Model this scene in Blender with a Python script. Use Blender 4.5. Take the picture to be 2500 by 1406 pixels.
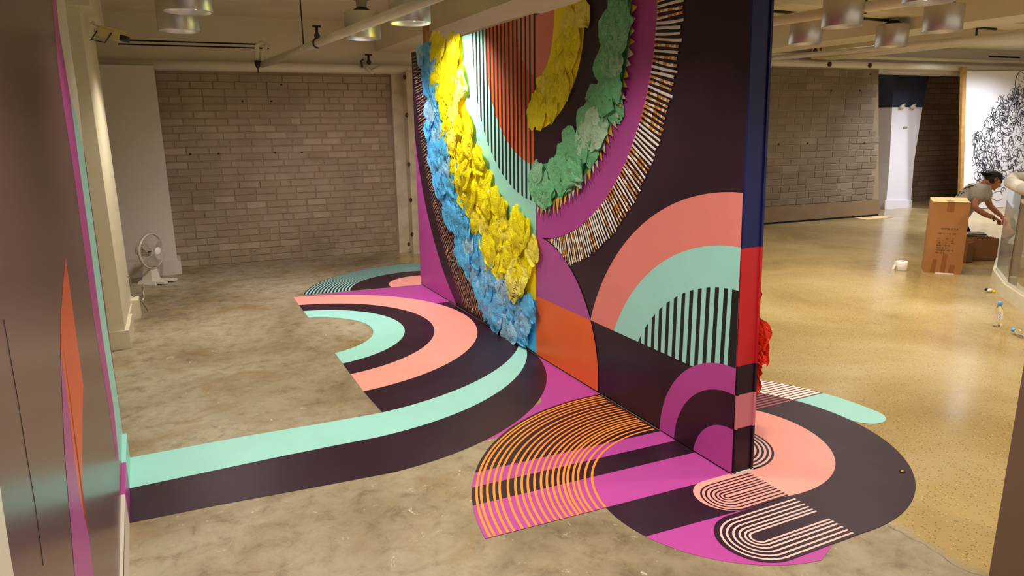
import bpy, bmesh, math, random
from math import sin, cos, pi, radians, hypot, atan2, sqrt
from mathutils import Vector, Matrix, noise
rnd = random.Random(7)
sc = bpy.context.scene
for o in list(bpy.data.objects): bpy.data.objects.remove(o)
COL = sc.collection

# ------------------------------------------------------------------ camera, world, exposure
FPX, YAW, PITCH, ROLL, CAMH = 1692.44, 0.447914, 0.229908, -0.010604, 1.671
_F = Vector((sin(YAW)*cos(PITCH), cos(YAW)*cos(PITCH), -sin(PITCH)))
_r = Vector((cos(YAW), -sin(YAW), 0)); _u = _r.cross(_F)
_R = _r*cos(ROLL)+_u*sin(ROLL); _U = -_r*sin(ROLL)+_u*cos(ROLL)
CAM = Vector((0, 0, CAMH))
cd = bpy.data.cameras.new('camera'); cam = bpy.data.objects.new('camera', cd); COL.objects.link(cam)
cd.sensor_width = 36; cd.lens = 36*FPX/2500; cd.clip_start = .02; cd.clip_end = 100
M3 = Matrix((_R, _U, -_F)).transposed()
cam.matrix_world = Matrix.Translation(CAM) @ M3.to_4x4()
sc.camera = cam
w = bpy.data.worlds.new('world'); sc.world = w; w.use_nodes = True
w.node_tree.nodes['Background'].inputs[0].default_value = (1, .92, .8, 1)
w.node_tree.nodes['Background'].inputs[1].default_value = .75
vs = sc.view_settings; sc.display_settings.display_device = 'sRGB'
vs.view_transform = 'Standard'; vs.look = 'None'; vs.gamma = 1; vs.use_curve_mapping = False
vs.exposure = 0.42
LAMP_W = 76.0
LAMP_COL = (1, .92, .80)

def ray(px, py): return _F*FPX + _R*(px-1250) - _U*(py-703)
def on(px, py, n, c):                      # pixel to a point of the plane n.x = c
    d = ray(px, py); n = Vector(n); return CAM + d*((c-n.dot(CAM))/n.dot(d))
def fl(px, py, z=0): return on(px, py, (0, 0, 1), z)
def dep(px, py, D): d = ray(px, py); return CAM + d*(D/d.dot(_F))

# ------------------------------------------------------------------ materials
def lin(c):
    return tuple(((v/255)/12.92 if v/255 <= .04045 else ((v/255+.055)/1.055)**2.4) for v in c[:3])+(1,)
def newmat(name):
    m = bpy.data.materials.new(name); m.use_nodes = True; nt = m.node_tree
    return m, nt, nt.nodes['Principled BSDF']
def N(nt, t, **k):
    n = nt.nodes.new(t)
    for a, v in k.items(): setattr(n, a, v)
    return n
def ramp(nt, src, stops):
    r = N(nt, 'ShaderNodeValToRGB'); e = r.color_ramp.elements
    while len(e) < len(stops): e.new(.5)
    for i, (p, c) in enumerate(stops): e[i].position = p; e[i].color = c
    nt.links.new(src, r.inputs[0]); return r.outputs[0]
def tex(nt, kind, scale, coord='Object', **k):
    tc = N(nt, 'ShaderNodeTexCoord'); t = N(nt, kind); t.inputs['Scale'].default_value = scale
    for a, v in k.items(): t.inputs[a].default_value = v
    nt.links.new(tc.outputs[coord], t.inputs['Vector']); return t
def bump(nt, b, src, strength, dist=.01):
    n = N(nt, 'ShaderNodeBump'); n.inputs['Strength'].default_value = strength; n.inputs['Distance'].default_value = dist
    nt.links.new(src, n.inputs['Height']); nt.links.new(n.outputs[0], b.inputs['Normal'])
def mix(nt, fac, a, b, mode='MIX'):
    m = N(nt, 'ShaderNodeMix', data_type='RGBA', blend_type=mode)
    for v, i in ((fac, 0), (a, 6), (b, 7)):
        if hasattr(v, 'is_output'): nt.links.new(v, m.inputs[i])
        else: m.inputs[i].default_value = v
    return m.outputs[2]
def mat(name, c, rough=.5, var=.06, scale=6, metal=0, bmp=.0, bscale=60, **k):
    m, nt, b = newmat(name); c = lin(c)
    t = tex(nt, 'ShaderNodeTexNoise', scale, Detail=5)
    lo = tuple(v*(1-var) for v in c[:3])+(1,); hi = tuple(min(1, v*(1+var)) for v in c[:3])+(1,)
    nt.links.new(ramp(nt, t.outputs[0], [(.3, lo), (.7, hi)]), b.inputs['Base Color'])
    b.inputs['Roughness'].default_value = rough; b.inputs['Metallic'].default_value = metal
    for a, v in k.items(): b.inputs[a.replace('_', ' ')].default_value = v
    if bmp: bump(nt, b, tex(nt, 'ShaderNodeTexNoise', bscale, Detail=4).outputs[0], bmp, .004)
    return m
PAINT = {}
def paint_mat(name, c, rough=.38, wear=.12):
    m, nt, b = newmat(name); c = lin(c)
    t = tex(nt, 'ShaderNodeTexNoise', 2.3, Detail=8, Roughness=.65)
    lo = tuple(v*(1-wear) for v in c[:3])+(1,); hi = tuple(min(1, v*(1+wear*.6)+.004) for v in c[:3])+(1,)
    nt.links.new(ramp(nt, t.outputs[0], [(.35, lo), (.7, hi)]), b.inputs['Base Color'])
    b.inputs['Roughness'].default_value = rough; b.inputs['Specular IOR Level'].default_value = .32
    bump(nt, b, tex(nt, 'ShaderNodeTexNoise', 40, Detail=3).outputs[0], .06, .002)
    PAINT[name] = m; return m
for n_, c_ in dict(mint=(154, 214, 204), pink=(238, 156, 144), plum=(44, 17, 36), magenta=(172, 66, 146), orange=(226, 98, 38),
                   redorange=(216, 94, 54), salmon=(222, 128, 120), purple=(170, 74, 146), navy=(22, 28, 88), red=(196, 34, 40), rose=(212, 124, 140),
                   black=(24, 22, 24), paleline=(228, 186, 178), fanorange=(246, 140, 52), white=(236, 238, 226), darkred=(140, 52, 52), dustpink=(170, 88, 92),
                   wallplum2=(58, 36, 42), yellowbase=(252, 224, 24), bluebase=(70, 170, 230), greenbase=(90, 176, 122), cream=(214, 206, 190)).items():
    paint_mat(n_, c_, wear=.05 if n_ not in ('plum',) else .25)

def concrete(name, kind):
    m, nt, b = newmat(name)
    big = tex(nt, 'ShaderNodeTexNoise', .75, Detail=9, Roughness=.62, Distortion=.5)
    fine = tex(nt, 'ShaderNodeTexNoise', 9, Detail=9, Roughness=.7, Distortion=.4)
    vor = tex(nt, 'ShaderNodeTexVoronoi', 62); spec = tex(nt, 'ShaderNodeTexNoise', 33, Detail=3)
    grey = ramp(nt, big.outputs[0], [(.30, lin((106, 92, 68))), (.44, lin((144, 130, 104))), (.56, lin((162, 151, 127))), (.72, lin((182, 171, 145)))])
    blot = ramp(nt, fine.outputs[0], [(.30, (.40, .35, .27, 1)), (.46, (.86, .83, .77, 1)), (.58, (1, 1, 1, 1)), (.74, (1.0, .98, .93, 1))])
    grey = mix(nt, .85, grey, blot, 'MULTIPLY')
    # yellow-brown stains
    st = tex(nt, 'ShaderNodeTexNoise', 1.7, Detail=7, Roughness=.6, Distortion=.9)
    grey = mix(nt, ramp(nt, st.outputs[0], [(.54, (0, 0, 0, 1)), (.66, (.65, .65, .65, 1))]), grey, lin((132, 104, 58)))
    # pale scuffs
    sp = tex(nt, 'ShaderNodeTexNoise', 14, Detail=6, Roughness=.75, Distortion=1.2)
    grey = mix(nt, ramp(nt, sp.outputs[0], [(.62, (0, 0, 0, 1)), (.70, (.7, .7, .7, 1))]), grey, lin((214, 204, 176)))
    # terrazzo
    tz = ramp(nt, big.outputs[0], [(.3, lin((146, 122, 74))), (.5, lin((168, 145, 94))), (.7, lin((180, 160, 114)))])
    tz = mix(nt, ramp(nt, vor.outputs['Distance'], [(.10, (.85, .85, .85, 1)), (.26, (0, 0, 0, 1))]), tz, lin((84, 60, 30)))
    v2 = tex(nt, 'ShaderNodeTexVoronoi', 44)
    tz = mix(nt, ramp(nt, v2.outputs['Distance'], [(.07, (.8, .8, .8, 1)), (.16, (0, 0, 0, 1))]), tz, lin((226, 200, 140)))
    # the edge between the two slabs
    tc = N(nt, 'ShaderNodeTexCoord'); sx = N(nt, 'ShaderNodeSeparateXYZ'); nt.links.new(tc.outputs['Object'], sx.inputs[0])
    wob = tex(nt, 'ShaderNodeTexNoise', 2.2, Detail=6)
    def math(op, a, bb):
        q = N(nt, 'ShaderNodeMath', operation=op)
        for v, i in ((a, 0), (bb, 1)):
            if hasattr(v, 'is_output'): nt.links.new(v, q.inputs[i])
            else: q.inputs[i].default_value = v
        return q.outputs[0]
    f = math('ADD', math('SUBTRACT', sx.outputs[0], 2.52), math('MULTIPLY', math('SUBTRACT', wob.outputs[0], .5), .5))
    fac = math('MINIMUM', math('MAXIMUM', math('MULTIPLY', f, 12), 0), 1)
    crack = math('LESS_THAN', math('ABSOLUTE', f, 0), .004)
    col = mix(nt, fac, grey, tz); col = mix(nt, math('MULTIPLY', crack, .55), col, lin((70, 52, 30)))
    nt.links.new(col, b.inputs['Base Color'])
    rg = ramp(nt, fine.outputs[0], [(.3, (.5, .5, .5, 1)), (.7, (.33, .33, .33, 1))])
    rt = ramp(nt, big.outputs[0], [(.3, (.14, .14, .14, 1)), (.7, (.26, .26, .26, 1))])
    nt.links.new(mix(nt, fac, rg, rt), b.inputs['Roughness'])
    bump(nt, b, fine.outputs[0], .12, .006)
    return m
M_FLOOR = concrete('sealed_concrete', 0)

def brick_mat(name, c0, c1, c2, scale=1):
    m, nt, b = newmat(name)
    oi = N(nt, 'ShaderNodeObjectInfo'); base = ramp(nt, oi.outputs['Random'], [(0, lin(c0)), (.5, lin(c1)), (.85, lin(c1)), (1, lin(c2))])
    n1 = tex(nt, 'ShaderNodeTexNoise', 3, Detail=6, Distortion=.4); geo = N(nt, 'ShaderNodeNewGeometry')
    nt.links.new(geo.outputs['Position'], n1.inputs['Vector'])
    n2 = N(nt, 'ShaderNodeTexNoise'); n2.inputs['Scale'].default_value = 1.1; n2.inputs['Detail'].default_value = 5; nt.links.new(geo.outputs['Position'], n2.inputs['Vector'])
    c = mix(nt, .8, base, ramp(nt, n2.outputs[0], [(.35, (.74, .7, .64, 1)), (.6, (1, 1, 1, 1))]), 'MULTIPLY')
    c = mix(nt, .6, c, ramp(nt, n1.outputs[0], [(.35, (.78, .76, .72, 1)), (.6, (1, 1, 1, 1))]), 'MULTIPLY')
    nt.links.new(c, b.inputs['Base Color']); b.inputs['Roughness'].default_value = .75
    n3 = N(nt, 'ShaderNodeTexNoise'); n3.inputs['Scale'].default_value = 70; nt.links.new(geo.outputs['Position'], n3.inputs['Vector'])
    bump(nt, b, n3.outputs[0], .35, .006)
    return m
M_BRICK = brick_mat('painted_brick', (158, 138, 114), (166, 147, 123), (184, 166, 142))
M_BRICKR = brick_mat('tan_brick', (126, 110, 90), (134, 117, 97), (152, 135, 114))
M_MORTAR = mat('mortar', (146, 127, 102), .85, .12, 5, bmp=.4, bscale=50)
M_WHITEWALL = mat('white_wall_paint', (206, 196, 184), .55, .03, 2, bmp=.1)
M_CREAM = mat('cream_paint', (214, 204, 176), .5, .05, 2.5, bmp=.15, bscale=25)
M_CEIL = mat('ceiling_paint', (220, 210, 182), .55, .07, 2.2, bmp=.25, bscale=14)
M_PIPE = mat('painted_pipe', (222, 214, 194), .35, .05, 3)
M_COLD = mat('old_plaster', (196, 182, 150), .7, .2, 6, bmp=.6, bscale=12)
M_ALU = mat('brushed_aluminium', (196, 192, 186), .36, .04, 3, metal=.75)
M_DARKMETAL = mat('dark_iron', (40, 30, 24), .55, .1, 8)
M_DARKCAN = mat('inside_black', (30, 28, 28), .5)
M_WOOD = mat('raw_timber', (176, 132, 72), .6, .14, 9)
M_CARD = mat('cardboard', (166, 112, 60), .75, .06, 7, bmp=.1)
M_CARD2 = mat('brown_cardboard', (128, 82, 40), .8, .1, 8, bmp=.15)
M_CARDTOP = mat('pale_cardboard', (222, 188, 132), .75, .06, 7)
M_TAPE = mat('brown_tape', (142, 86, 40), .3, .05, 5)
M_INK = mat('black_ink', (34, 26, 26), .6, .02)
M_INKB = mat('ink', (44, 44, 56), .6, .02)
M_BROWNPRINT = mat('brown_print', (92, 56, 32), .7, .02)
M_SKIN = mat('skin', (176, 112, 80), .5, .05, 8)
M_SHIRT = mat('grey_cotton', (176, 168, 156), .85, .06, 14, bmp=.3, bscale=90)
M_PANTS = mat('dark_trousers', (36, 32, 30), .85, .1, 10)
M_CAP = mat('black_cap', (28, 26, 26), .8, .05)
M_HAIR = mat('dark_hair', (30, 22, 18), .7, .05)
M_PLASTIC = mat('white_plastic', (214, 206, 190), .35, .02)
M_BLUECAP = mat('blue_plastic', (90, 160, 210), .35, .02)
M_PAPER = mat('white_paper', (238, 234, 226), .8, .02)
M_RAIL = mat('cream_handrail', (198, 190, 172), .4, .04, 3)
M_GREYM = mat('grey_metal', (150, 146, 128), .45, .05, 4)
M_KERB = mat('pale_kerb', (198, 188, 160), .5, .07, 6)
M_BOARD = mat('white_board', (236, 232, 232), .5, .01)
M_NAVYW = mat('navy_wall', (30, 36, 58), .6, .06)
M_COLW = mat('white_column', (226, 220, 224), .5, .02)
M_DARKPOST = mat('dark_brown_paint', (126, 98, 82), .45, .06, 3)
M_SLOT = mat('slot_black', (10, 8, 6), .8)
M_STRIPW = mat('white_wrapper', (232, 222, 212), .35, .06, 30, bmp=.3, bscale=80)
M_STRIPBASE = mat('strip_grey', (150, 128, 112), .4, .3, 30)
M_RUST = mat('rust_stain', (70, 46, 28), .8, .2, 20)
def amber():
    m, nt, b = newmat('amber_wrapper')
    t = tex(nt, 'ShaderNodeTexNoise', 22, Detail=2, coord='Object')
    nt.links.new(ramp(nt, t.outputs[0], [(.44, lin((196, 128, 32))), (.5, lin((180, 110, 26))), (.53, lin((232, 214, 190))), (.6, lin((236, 222, 206)))]), b.inputs['Base Color'])
    b.inputs['Roughness'].default_value = .3; return m
M_AMBER = amber()
M_FOILG = mat('gold_foil', (206, 168, 60), .3, .2, 40, bmp=.4)
M_FOILS = mat('silver_foil', (196, 192, 176), .28, .15, 40, bmp=.4)
def bagmat(name, c, c2):
    m, nt, b = newmat(name); oi = N(nt, 'ShaderNodeObjectInfo')
    base = ramp(nt, oi.outputs['Random'], [(0, lin(c)), (.75, lin(c)), (1, lin(c2))])
    nt.links.new(base, b.inputs['Base Color']); b.inputs['Roughness'].default_value = .2
    tr = N(nt, 'ShaderNodeBsdfTranslucent'); nt.links.new(base, tr.inputs[0])
    ms = N(nt, 'ShaderNodeMixShader'); ms.inputs[0].default_value = .2
    nt.links.new(b.outputs[0], ms.inputs[1]); nt.links.new(tr.outputs[0], ms.inputs[2])
    nt.links.new(ms.outputs[0], nt.nodes['Material Output'].inputs[0])
    t = tex(nt, 'ShaderNodeTexNoise', 7, Detail=5, Roughness=.55, Distortion=1.6); t.noise_type = 'RIDGED_MULTIFRACTAL'
    bump(nt, b, t.outputs[0], .45, .03); return m
M_BAGY = bagmat('yellow_plastic_bag', (255, 239, 28), (255, 244, 120))
M_BAGB = bagmat('blue_plastic_bag', (96, 194, 252), (176, 224, 250))
M_BAGG = bagmat('green_plastic_bag', (124, 204, 150), (200, 232, 206))
M_BAGR = bagmat('red_plastic_bag', (232, 44, 26), (236, 70, 40))
def glassmat(name, tint=(.93, .97, .96, 1)):
    m, nt, b = newmat(name); b.inputs['Base Color'].default_value = tint
    b.inputs['Roughness'].default_value = .02; b.inputs['Transmission Weight'].default_value = 1; b.inputs['IOR'].default_value = 1.45
    return m
M_GLASS = glassmat('clear_glass', (.86, .92, .92, 1)); M_PET = glassmat('clear_pet', (.97, .98, 1, 1))
def emis(name, c, s):
    m, nt, b = newmat(name); b.inputs['Emission Color'].default_value = c; b.inputs['Emission Strength'].default_value = s; b.inputs['Base Color'].default_value = c; return m
M_BULB = emis('lamp_bulb', (1, .92, .78, 1), 2.5)

# ------------------------------------------------------------------ mesh helpers
class MB:
    def __init__(s): s.v = []; s.f = []; s.m = []; s.sm = []
    def add(s, vs_, fs, mi=0, sm=False):
        b = len(s.v); s.v += [Vector(v) for v in vs_]; s.f += [tuple(b+i for i in f) for f in fs]; s.m += [mi]*len(fs); s.sm += [sm]*len(fs); return s
    def quad(s, a, b, c, d, mi=0): return s.add([a, b, c, d], [(0, 1, 2, 3)], mi)
    def hexa(s, p, mi=0):   # 8 corners: bottom 4 (ccw), top 4
        return s.add(p, [(3, 2, 1, 0), (4, 5, 6, 7), (0, 1, 5, 4), (1, 2, 6, 5), (2, 3, 7, 6), (3, 0, 4, 7)], mi)
    def box(s, x0, x1, y0, y1, z0, z1, mi=0, rz=0, c=(0, 0)):
        p = [(x0, y0), (x1, y0), (x1, y1), (x0, y1)]
        if rz: p = [(c[0]+(x-c[0])*cos(rz)-(y-c[1])*sin(rz), c[1]+(x-c[0])*sin(rz)+(y-c[1])*cos(rz)) for x, y in p]
        return s.hexa([(x, y, z0) for x, y in p]+[(x, y, z1) for x, y in p], mi)
    def prism(s, poly, z0, z1, mi=0):
        n = len(poly)
        return s.add([(x, y, z0) for x, y in poly]+[(x, y, z1) for x, y in poly],
                     [tuple(range(n-1, -1, -1)), tuple(range(n, 2*n))]+[(i, (i+1) % n, n+(i+1) % n, n+i) for i in range(n)], mi)
    def tube(s, pts, r, n=10, mi=0, caps=True, sm=True):
        pts = [Vector(p) for p in pts]; R = r if isinstance(r, (list, tuple)) else [r]*len(pts); vs_ = []; fs = []
        t0 = (pts[1]-pts[0]).normalized(); a = t0.orthogonal().normalized()
        for i, p in enumerate(pts):
            t = ((pts[min(i+1, len(pts)-1)]-pts[max(i-1, 0)])).normalized()
            a = (a-t*a.dot(t)); a = a.normalized() if a.length > 1e-6 else t.orthogonal().normalized(); b = t.cross(a)
            vs_ += [p+(a*cos(2*pi*k/n)+b*sin(2*pi*k/n))*R[i] for k in range(n)]
        for i in range(len(pts)-1):
            fs += [(i*n+k, i*n+(k+1) % n, (i+1)*n+(k+1) % n, (i+1)*n+k) for k in range(n)]
        s.add(vs_, fs, mi, sm)
        if caps:
            b = len(s.v)-len(vs_); s.f += [tuple(b+k for k in range(n-1, -1, -1)), tuple(b+len(vs_)-n+k for k in range(n))]; s.m += [mi]*2; s.sm += [False]*2
        return s
    def lathe(s, prof, c=(0, 0, 0), n=24, mi=0, M=None, sm=True):   # prof: (r, z)
        vs_ = []; c = Vector(c)
        for r, z in prof:
            for k in range(n):
                v = Vector((r*cos(2*pi*k/n), r*sin(2*pi*k/n), z)); vs_.append(c+(M @ v if M else v))
        fs = [(i*n+k, i*n+(k+1) % n, (i+1)*n+(k+1) % n, (i+1)*n+k) for i in range(len(prof)-1) for k in range(n)]
        return s.add(vs_, fs, mi, sm)
    def ball(s, c, r, n=12, m=8, mi=0, M=None):
        r = Vector(r) if hasattr(r, '__len__') else Vector((r, r, r)); c = Vector(c); vs_ = []
        for i in range(m+1):
            th = pi*i/m
            for k in range(n):
                v = Vector((sin(th)*cos(2*pi*k/n)*r.x, sin(th)*sin(2*pi*k/n)*r.y, cos(th)*r.z)); vs_.append(c+(M @ v if M else v))
        fs = [(i*n+k, (i+1)*n+k, (i+1)*n+(k+1) % n, i*n+(k+1) % n) for i in range(m) for k in range(n)]
        return s.add(vs_, fs, mi, True)
ORG = {}
def link(name, data, parent=None):
    o = bpy.data.objects.new(name, data); COL.objects.link(o)
    if parent: o.parent = parent
    return o
def build(mb, name, mats, parent=None, origin=None):
    if not isinstance(mats, (list, tuple)): mats = [mats]
    org = Vector(ORG[parent.name]) if parent else Vector(origin or (0, 0, 0))
    me = bpy.data.meshes.new(name); me.from_pydata([v-org for v in mb.v], [], mb.f)
    for m in mats: me.materials.append(m)
    for p, mi, sm in zip(me.polygons, mb.m, mb.sm): p.material_index = mi; p.use_smooth = sm
    me.validate(); me.update()
    o = link(name, me, parent)
    if not parent: o.location = org
    ORG[o.name] = org; return o
def thing(name, label, cat, loc=(0, 0, 0), group=None):
    o = link(name, None); o.location = loc; o.empty_display_size = .1; ORG[o.name] = Vector(loc); return tag(o, label, cat, group)
def tag(o, label, cat, group=None):
    o['label'] = label; o['category'] = cat
    if group: o['group'] = group
    return o
def struct(o): o['kind'] = 'structure'; return o
def lab(o, l): o['label'] = l; return o
def textmesh(txt, size, name='lettering'):
    c = bpy.data.curves.new('t', 'FONT'); c.body = txt; c.size = size; c.align_x = 'CENTER'; c.align_y = 'CENTER'; c.resolution_u = 2
    o = bpy.data.objects.new('t', c); COL.objects.link(o); dg = bpy.context.evaluated_depsgraph_get()
    me = bpy.data.meshes.new_from_object(o.evaluated_get(dg)); bpy.data.objects.remove(o); bpy.data.curves.remove(c); me.name = name; return me

def clip(poly, conv):       # Sutherland-Hodgman, conv is ccw convex
    out = list(poly)
    for i in range(len(conv)):
        a, b = conv[i], conv[(i+1) % len(conv)]; inp = out; out = []
        if not inp: return []
        side = lambda p: (b[0]-a[0])*(p[1]-a[1])-(b[1]-a[1])*(p[0]-a[0])
        for j in range(len(inp)):
            p, q = inp[j-1], inp[j]; sp, sq = side(p), side(q)
            if (sp >= 0) != (sq >= 0):
                t = sp/(sp-sq); out.append((p[0]+(q[0]-p[0])*t, p[1]+(q[1]-p[1])*t))
            if sq >= 0: out.append(q)
    return out
def arc(cx, cy, r, a0, a1, n=None):
    n = n or max(4, int(abs(a1-a0)*r*36)+10)
    return [(cx+r*cos(a0+(a1-a0)*i/n), cy+r*sin(a0+(a1-a0)*i/n)) for i in range(n+1)]
def circle(cx, cy, r, n=128): return arc(cx, cy, r, 0, 2*pi*(n-1)/n, n-1)
def painted(name, poly, m, parent, to3, layer, step):
    if len(poly) < 3: return None
    q = [poly[0]]
    for p in poly[1:]:
        if hypot(p[0]-q[-1][0], p[1]-q[-1][1]) > 1e-5: q.append(p)
    if hypot(q[0][0]-q[-1][0], q[0][1]-q[-1][1]) < 1e-5: q.pop()
    if len(q) < 3: return None
    mb = MB(); mb.add([to3(p[0], p[1], layer*step) for p in q], [tuple(range(len(q)))]); return build(mb, name, PAINT[m] if isinstance(m, str) else m, parent)

# ------------------------------------------------------------------ structure: floor
fb = MB(); fb.box(-4, 20, -4, 14, -.1, 0); floor = struct(build(fb, 'floor', M_FLOOR))
FSTEP = .0006
def F3(x, y, h): return (x, y, .0006+h)
def fp(name, poly, m, layer): return painted(name, poly, m, floor, F3, layer, FSTEP)
CR = [(2.40, -2), (9, -2), (9, 9), (2.40, 9)]
def fring(name, outer, inner, m, layer): return fp(name, list(outer)+list(reversed(inner)), m, layer)
XM = 2.2937                              # face of the mural wall
XE = 2.415                               # its back
# left rainbow
RC = (.80, 5.675)
def cutarc(c, r, xc=.957, a_extra=0):     # arc right of the line x = xc, from bottom to top
    d = math.acos(max(-1, min(1, (xc-c[0])/r))); return arc(c[0], c[1], r, -d, d)
fp('painted_panel', [(.95, 7.13), (XM, 7.04), (XM, 6.0), (1.9, 6.0), (.957, 7.05)], 'magenta', 0)
fp('painted_panel', [(XM, 4.5), (XM, 3.3), (1.2, 3.2), (1.9, 3.55), (2.2, 4.2)], 'magenta', 0)
R = [.582, .842, 1.089, 1.447]
for i, m in enumerate(('mint', 'plum', 'pink')): fring('painted_arc', cutarc(RC, R[i+1]), cutarc(RC, R[i]), m, 2)
# plum ring between the pink arc and the mint band, only its lower right part
mint_in = [(-.368, 3.872), (.2, 3.872), (.6, 3.852)]+[(RC[0]+1.775*cos(a), 5.61+1.775*sin(a)) for a in [radians(-85+i*3) for i in range(20)]]
mint_in = [p for p in mint_in if p[0] < 2.29]+[(2.2925, 4.705)]
mint_out = [(-.355, 3.512), (.3, 3.526), (.6, 3.527)]+arc(.784, 5.154, 1.633, radians(-88), radians(-22.5))
plum_out = [(-.338, 3.175), (.0, 3.16), (.5, 3.118)]+arc(.762, 4.654, 1.56, radians(-88), radians(-11))
fring('painted_arc', [(.975, 3.835)]+[p for p in mint_in if p[0] > .98]+[(2.2925, 4.9), (2.2925, 6.2)], [(.957, 4.238)]+[p for p in cutarc(RC, 1.447) if p[1] < 6.2], 'plum', 1)
fring('painted_band', mint_out, mint_in, 'mint', 3)
fring('painted_band', plum_out, mint_out, 'plum', 2)
# far quarter with mint rings, cut by the magenta band
cutL = [(.6, 7.215), (3.4, 6.93), (3.4, 9.0), (.6, 9.0)]
def far(r, t): c = (2.501*(1-t)+2.347*t, 6.777*(1-t)+6.96*t); return clip(circle(c[0], c[1], r), cutL)
def farring(r1, t1, r0, t0):
    c1 = (2.501*(1-t1)+2.347*t1, 6.777*(1-t1)+6.96*t1); c0 = (2.501*(1-t0)+2.347*t0, 6.777*(1-t0)+6.96*t0)
    return clip(arc(c1[0], c1[1], r1, pi+.35, .35)+arc(c0[0], c0[1], r0, .35, pi+.35), cutL)
fp('painted_disc', far(1.489, 0), 'plum', 1)
for k in range(13):
    t = (k+.35)/13; r1 = 1.489-(1.489-.824)*t-.004
    fp('painted_ring', farring(r1, t, r1-.026, min(1, t+.045)), 'mint', 2)
fp('painted_disc', clip(circle(2.358, 7.126, .388), cutL), 'pink', 2)
# orange fan with straight bands
FC = (2.24, 2.255); FR = 1.242
b1 = [(2.292, 2.875), (1.0, 2.912)]; b2 = [(2.292, 2.744), (1.0, 2.781)]; b3 = [(2.292, 2.586), (1.0, 2.629)]; b4 = [(2.292, 2.312), (1.9, 2.333), (1.587, 2.347), (.95, 2.367)]
def halfp(line, up=True):                 # big convex region above / below a straight line
    (x0, y0), (x1, y1) = line[0], line[-1]; s = (y1-y0)/(x1-x0); ya = y0+s*(0-x0); yb = y0+s*(XM-x0)
    return [(0, ya), (XM, yb), (XM, 6), (0, 6)] if up else [(0, -2), (XM, -2), (XM, yb), (0, ya)]
disc = [p for p in circle(FC[0], FC[1], FR, 200)]
L4 = [(1.587, 2.347), (1.0, 2.3665)]
fan = clip(disc, halfp([(2.292, 2.318), (1.0, 2.3665)]))
fp('painted_fan', fan, 'plum', 2)
fp('painted_band', clip(clip(fan, halfp(b1, False)), halfp(b2)), 'magenta', 3)
fp('painted_band', clip(fan, halfp(b3, False)), 'magenta', 3)
for x in (1.024, 1.045, 1.075, 1.106, 1.133, 1.173, 1.208, 1.239, 1.268, 1.300, 1.332, 1.360, 1.388, 1.415, 1.441, 1.461, 1.488, 1.512, 1.546, 1.581):
    r = hypot(x-2.235, .105)
    ln = arc(FC[0]-.005, FC[1], r+.0058, .0, pi+.3, 80)+list(reversed(arc(FC[0]-.005, FC[1], r-.0058, .0, pi+.3, 80)))
    fp('painted_line', clip(clip(ln, [(0, 0), (2.278, 0), (2.278, 6), (0, 6)]), halfp([(2.292, 2.318), (1.0, 2.3665)])), 'fanorange', 4)
# bands running below the fan
A5 = (2.212, 2.27, .634)
low = arc(A5[0], A5[1], A5[2], radians(173), radians(262), 40)+[(2.26, 1.70), (2.45, 1.9), (2.45, 2.33), (2.2, 2.325), (1.9, 2.333), (1.587, 2.347)]
fp('painted_panel', clip(low, [(0, 0), (2.5, 0), (2.5, 2.327), (0, 2.372)]), 'magenta', 1)
fp('painted_band', clip(clip(low, [(0, 2.166), (2.5, 2.035), (2.5, 5), (0, 5)]), [(0, 0), (2.5, 0), (2.5, 2.327), (0, 2.372)]), 'plum', 2)
# right side discs
PC = (2.49, 2.559)
ring = arc(PC[0], PC[1], 1.11, radians(-5), radians(110))
fp('painted_arc', clip(arc(PC[0], PC[1], 1.11, radians(-2.5), radians(120))+list(reversed(arc(PC[0], PC[1], .866, radians(-2.5), radians(120)))), CR), 'mint', 1)
fp('painted_cap', arc(PC[0]+.986, PC[1]-.04, .123, radians(-182), radians(2)), 'mint', 2)
fp('painted_disc', arc(PC[0], PC[1], .865, radians(-97), radians(96))+[(2.40, 2.32), (2.30, 2.31), (2.36, 1.70)], 'plum', 3)
yy = 2.868; k = 0
while yy < 3.5:
    for (ra, rb, m) in ((.868, 1.109, 'darkred'), (.56, .862, 'dustpink')):
        h = .0042 if m == 'darkred' else .0065
        xa = PC[0]+sqrt(max(0.0001, ra*ra-(yy-PC[1])**2)); xb = PC[0]+sqrt(max(0.0002, rb*rb-(yy-PC[1])**2))
        fp('painted_stripe', [(xa, yy-h), (xb, yy-h), (xb-.003, yy+h), (xa, yy+h)], m, 5)
    yy += .030
fring('painted_arc', arc(PC[0], PC[1], 1.1095, radians(16.2), radians(80)), arc(PC[0], PC[1], .8665, radians(20.9), radians(80)), 'white', 2)
fp('painted_disc', arc(2.476, 2.599, .558, radians(-100), radians(97))+[(2.40, 2.32), (2.30, 2.31), (2.36, 2.05)], 'pink', 5)
fp('painted_disc', clip(circle(2.446, 2.589, .282, 64), CR), 'plum', 6)
for k in range(9):
    r = .2695-.0245*k; fp('painted_ring', clip(arc(2.446, 2.589, r, -1.6, 1.6)+list(reversed(arc(2.446, 2.589, r-.012, -1.6, 1.6))), CR), 'paleline', 7)
def stadium(cx, cy, r, xr, n=28): return [(xr, cy-r)]+list(reversed(arc(cx, cy, r, pi/2, 1.5*pi, n)))+[(xr, cy+r)] if False else [(xr, cy+r)]+arc(cx, cy, r, pi/2, 1.5*pi, n)+[(xr, cy-r)]
def uline(cx, cy, r, wd, xr, m, layer): return fring('painted_line', stadium(cx, cy, r+wd/2, xr), stadium(cx, cy, r-wd/2, xr), m, layer)
fp('painted_tongue', stadium(2.018, 1.872, .176, 2.45), 'plum', 4)
for r in (.152, .121, .093, .067, .042, .0): pass
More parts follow.
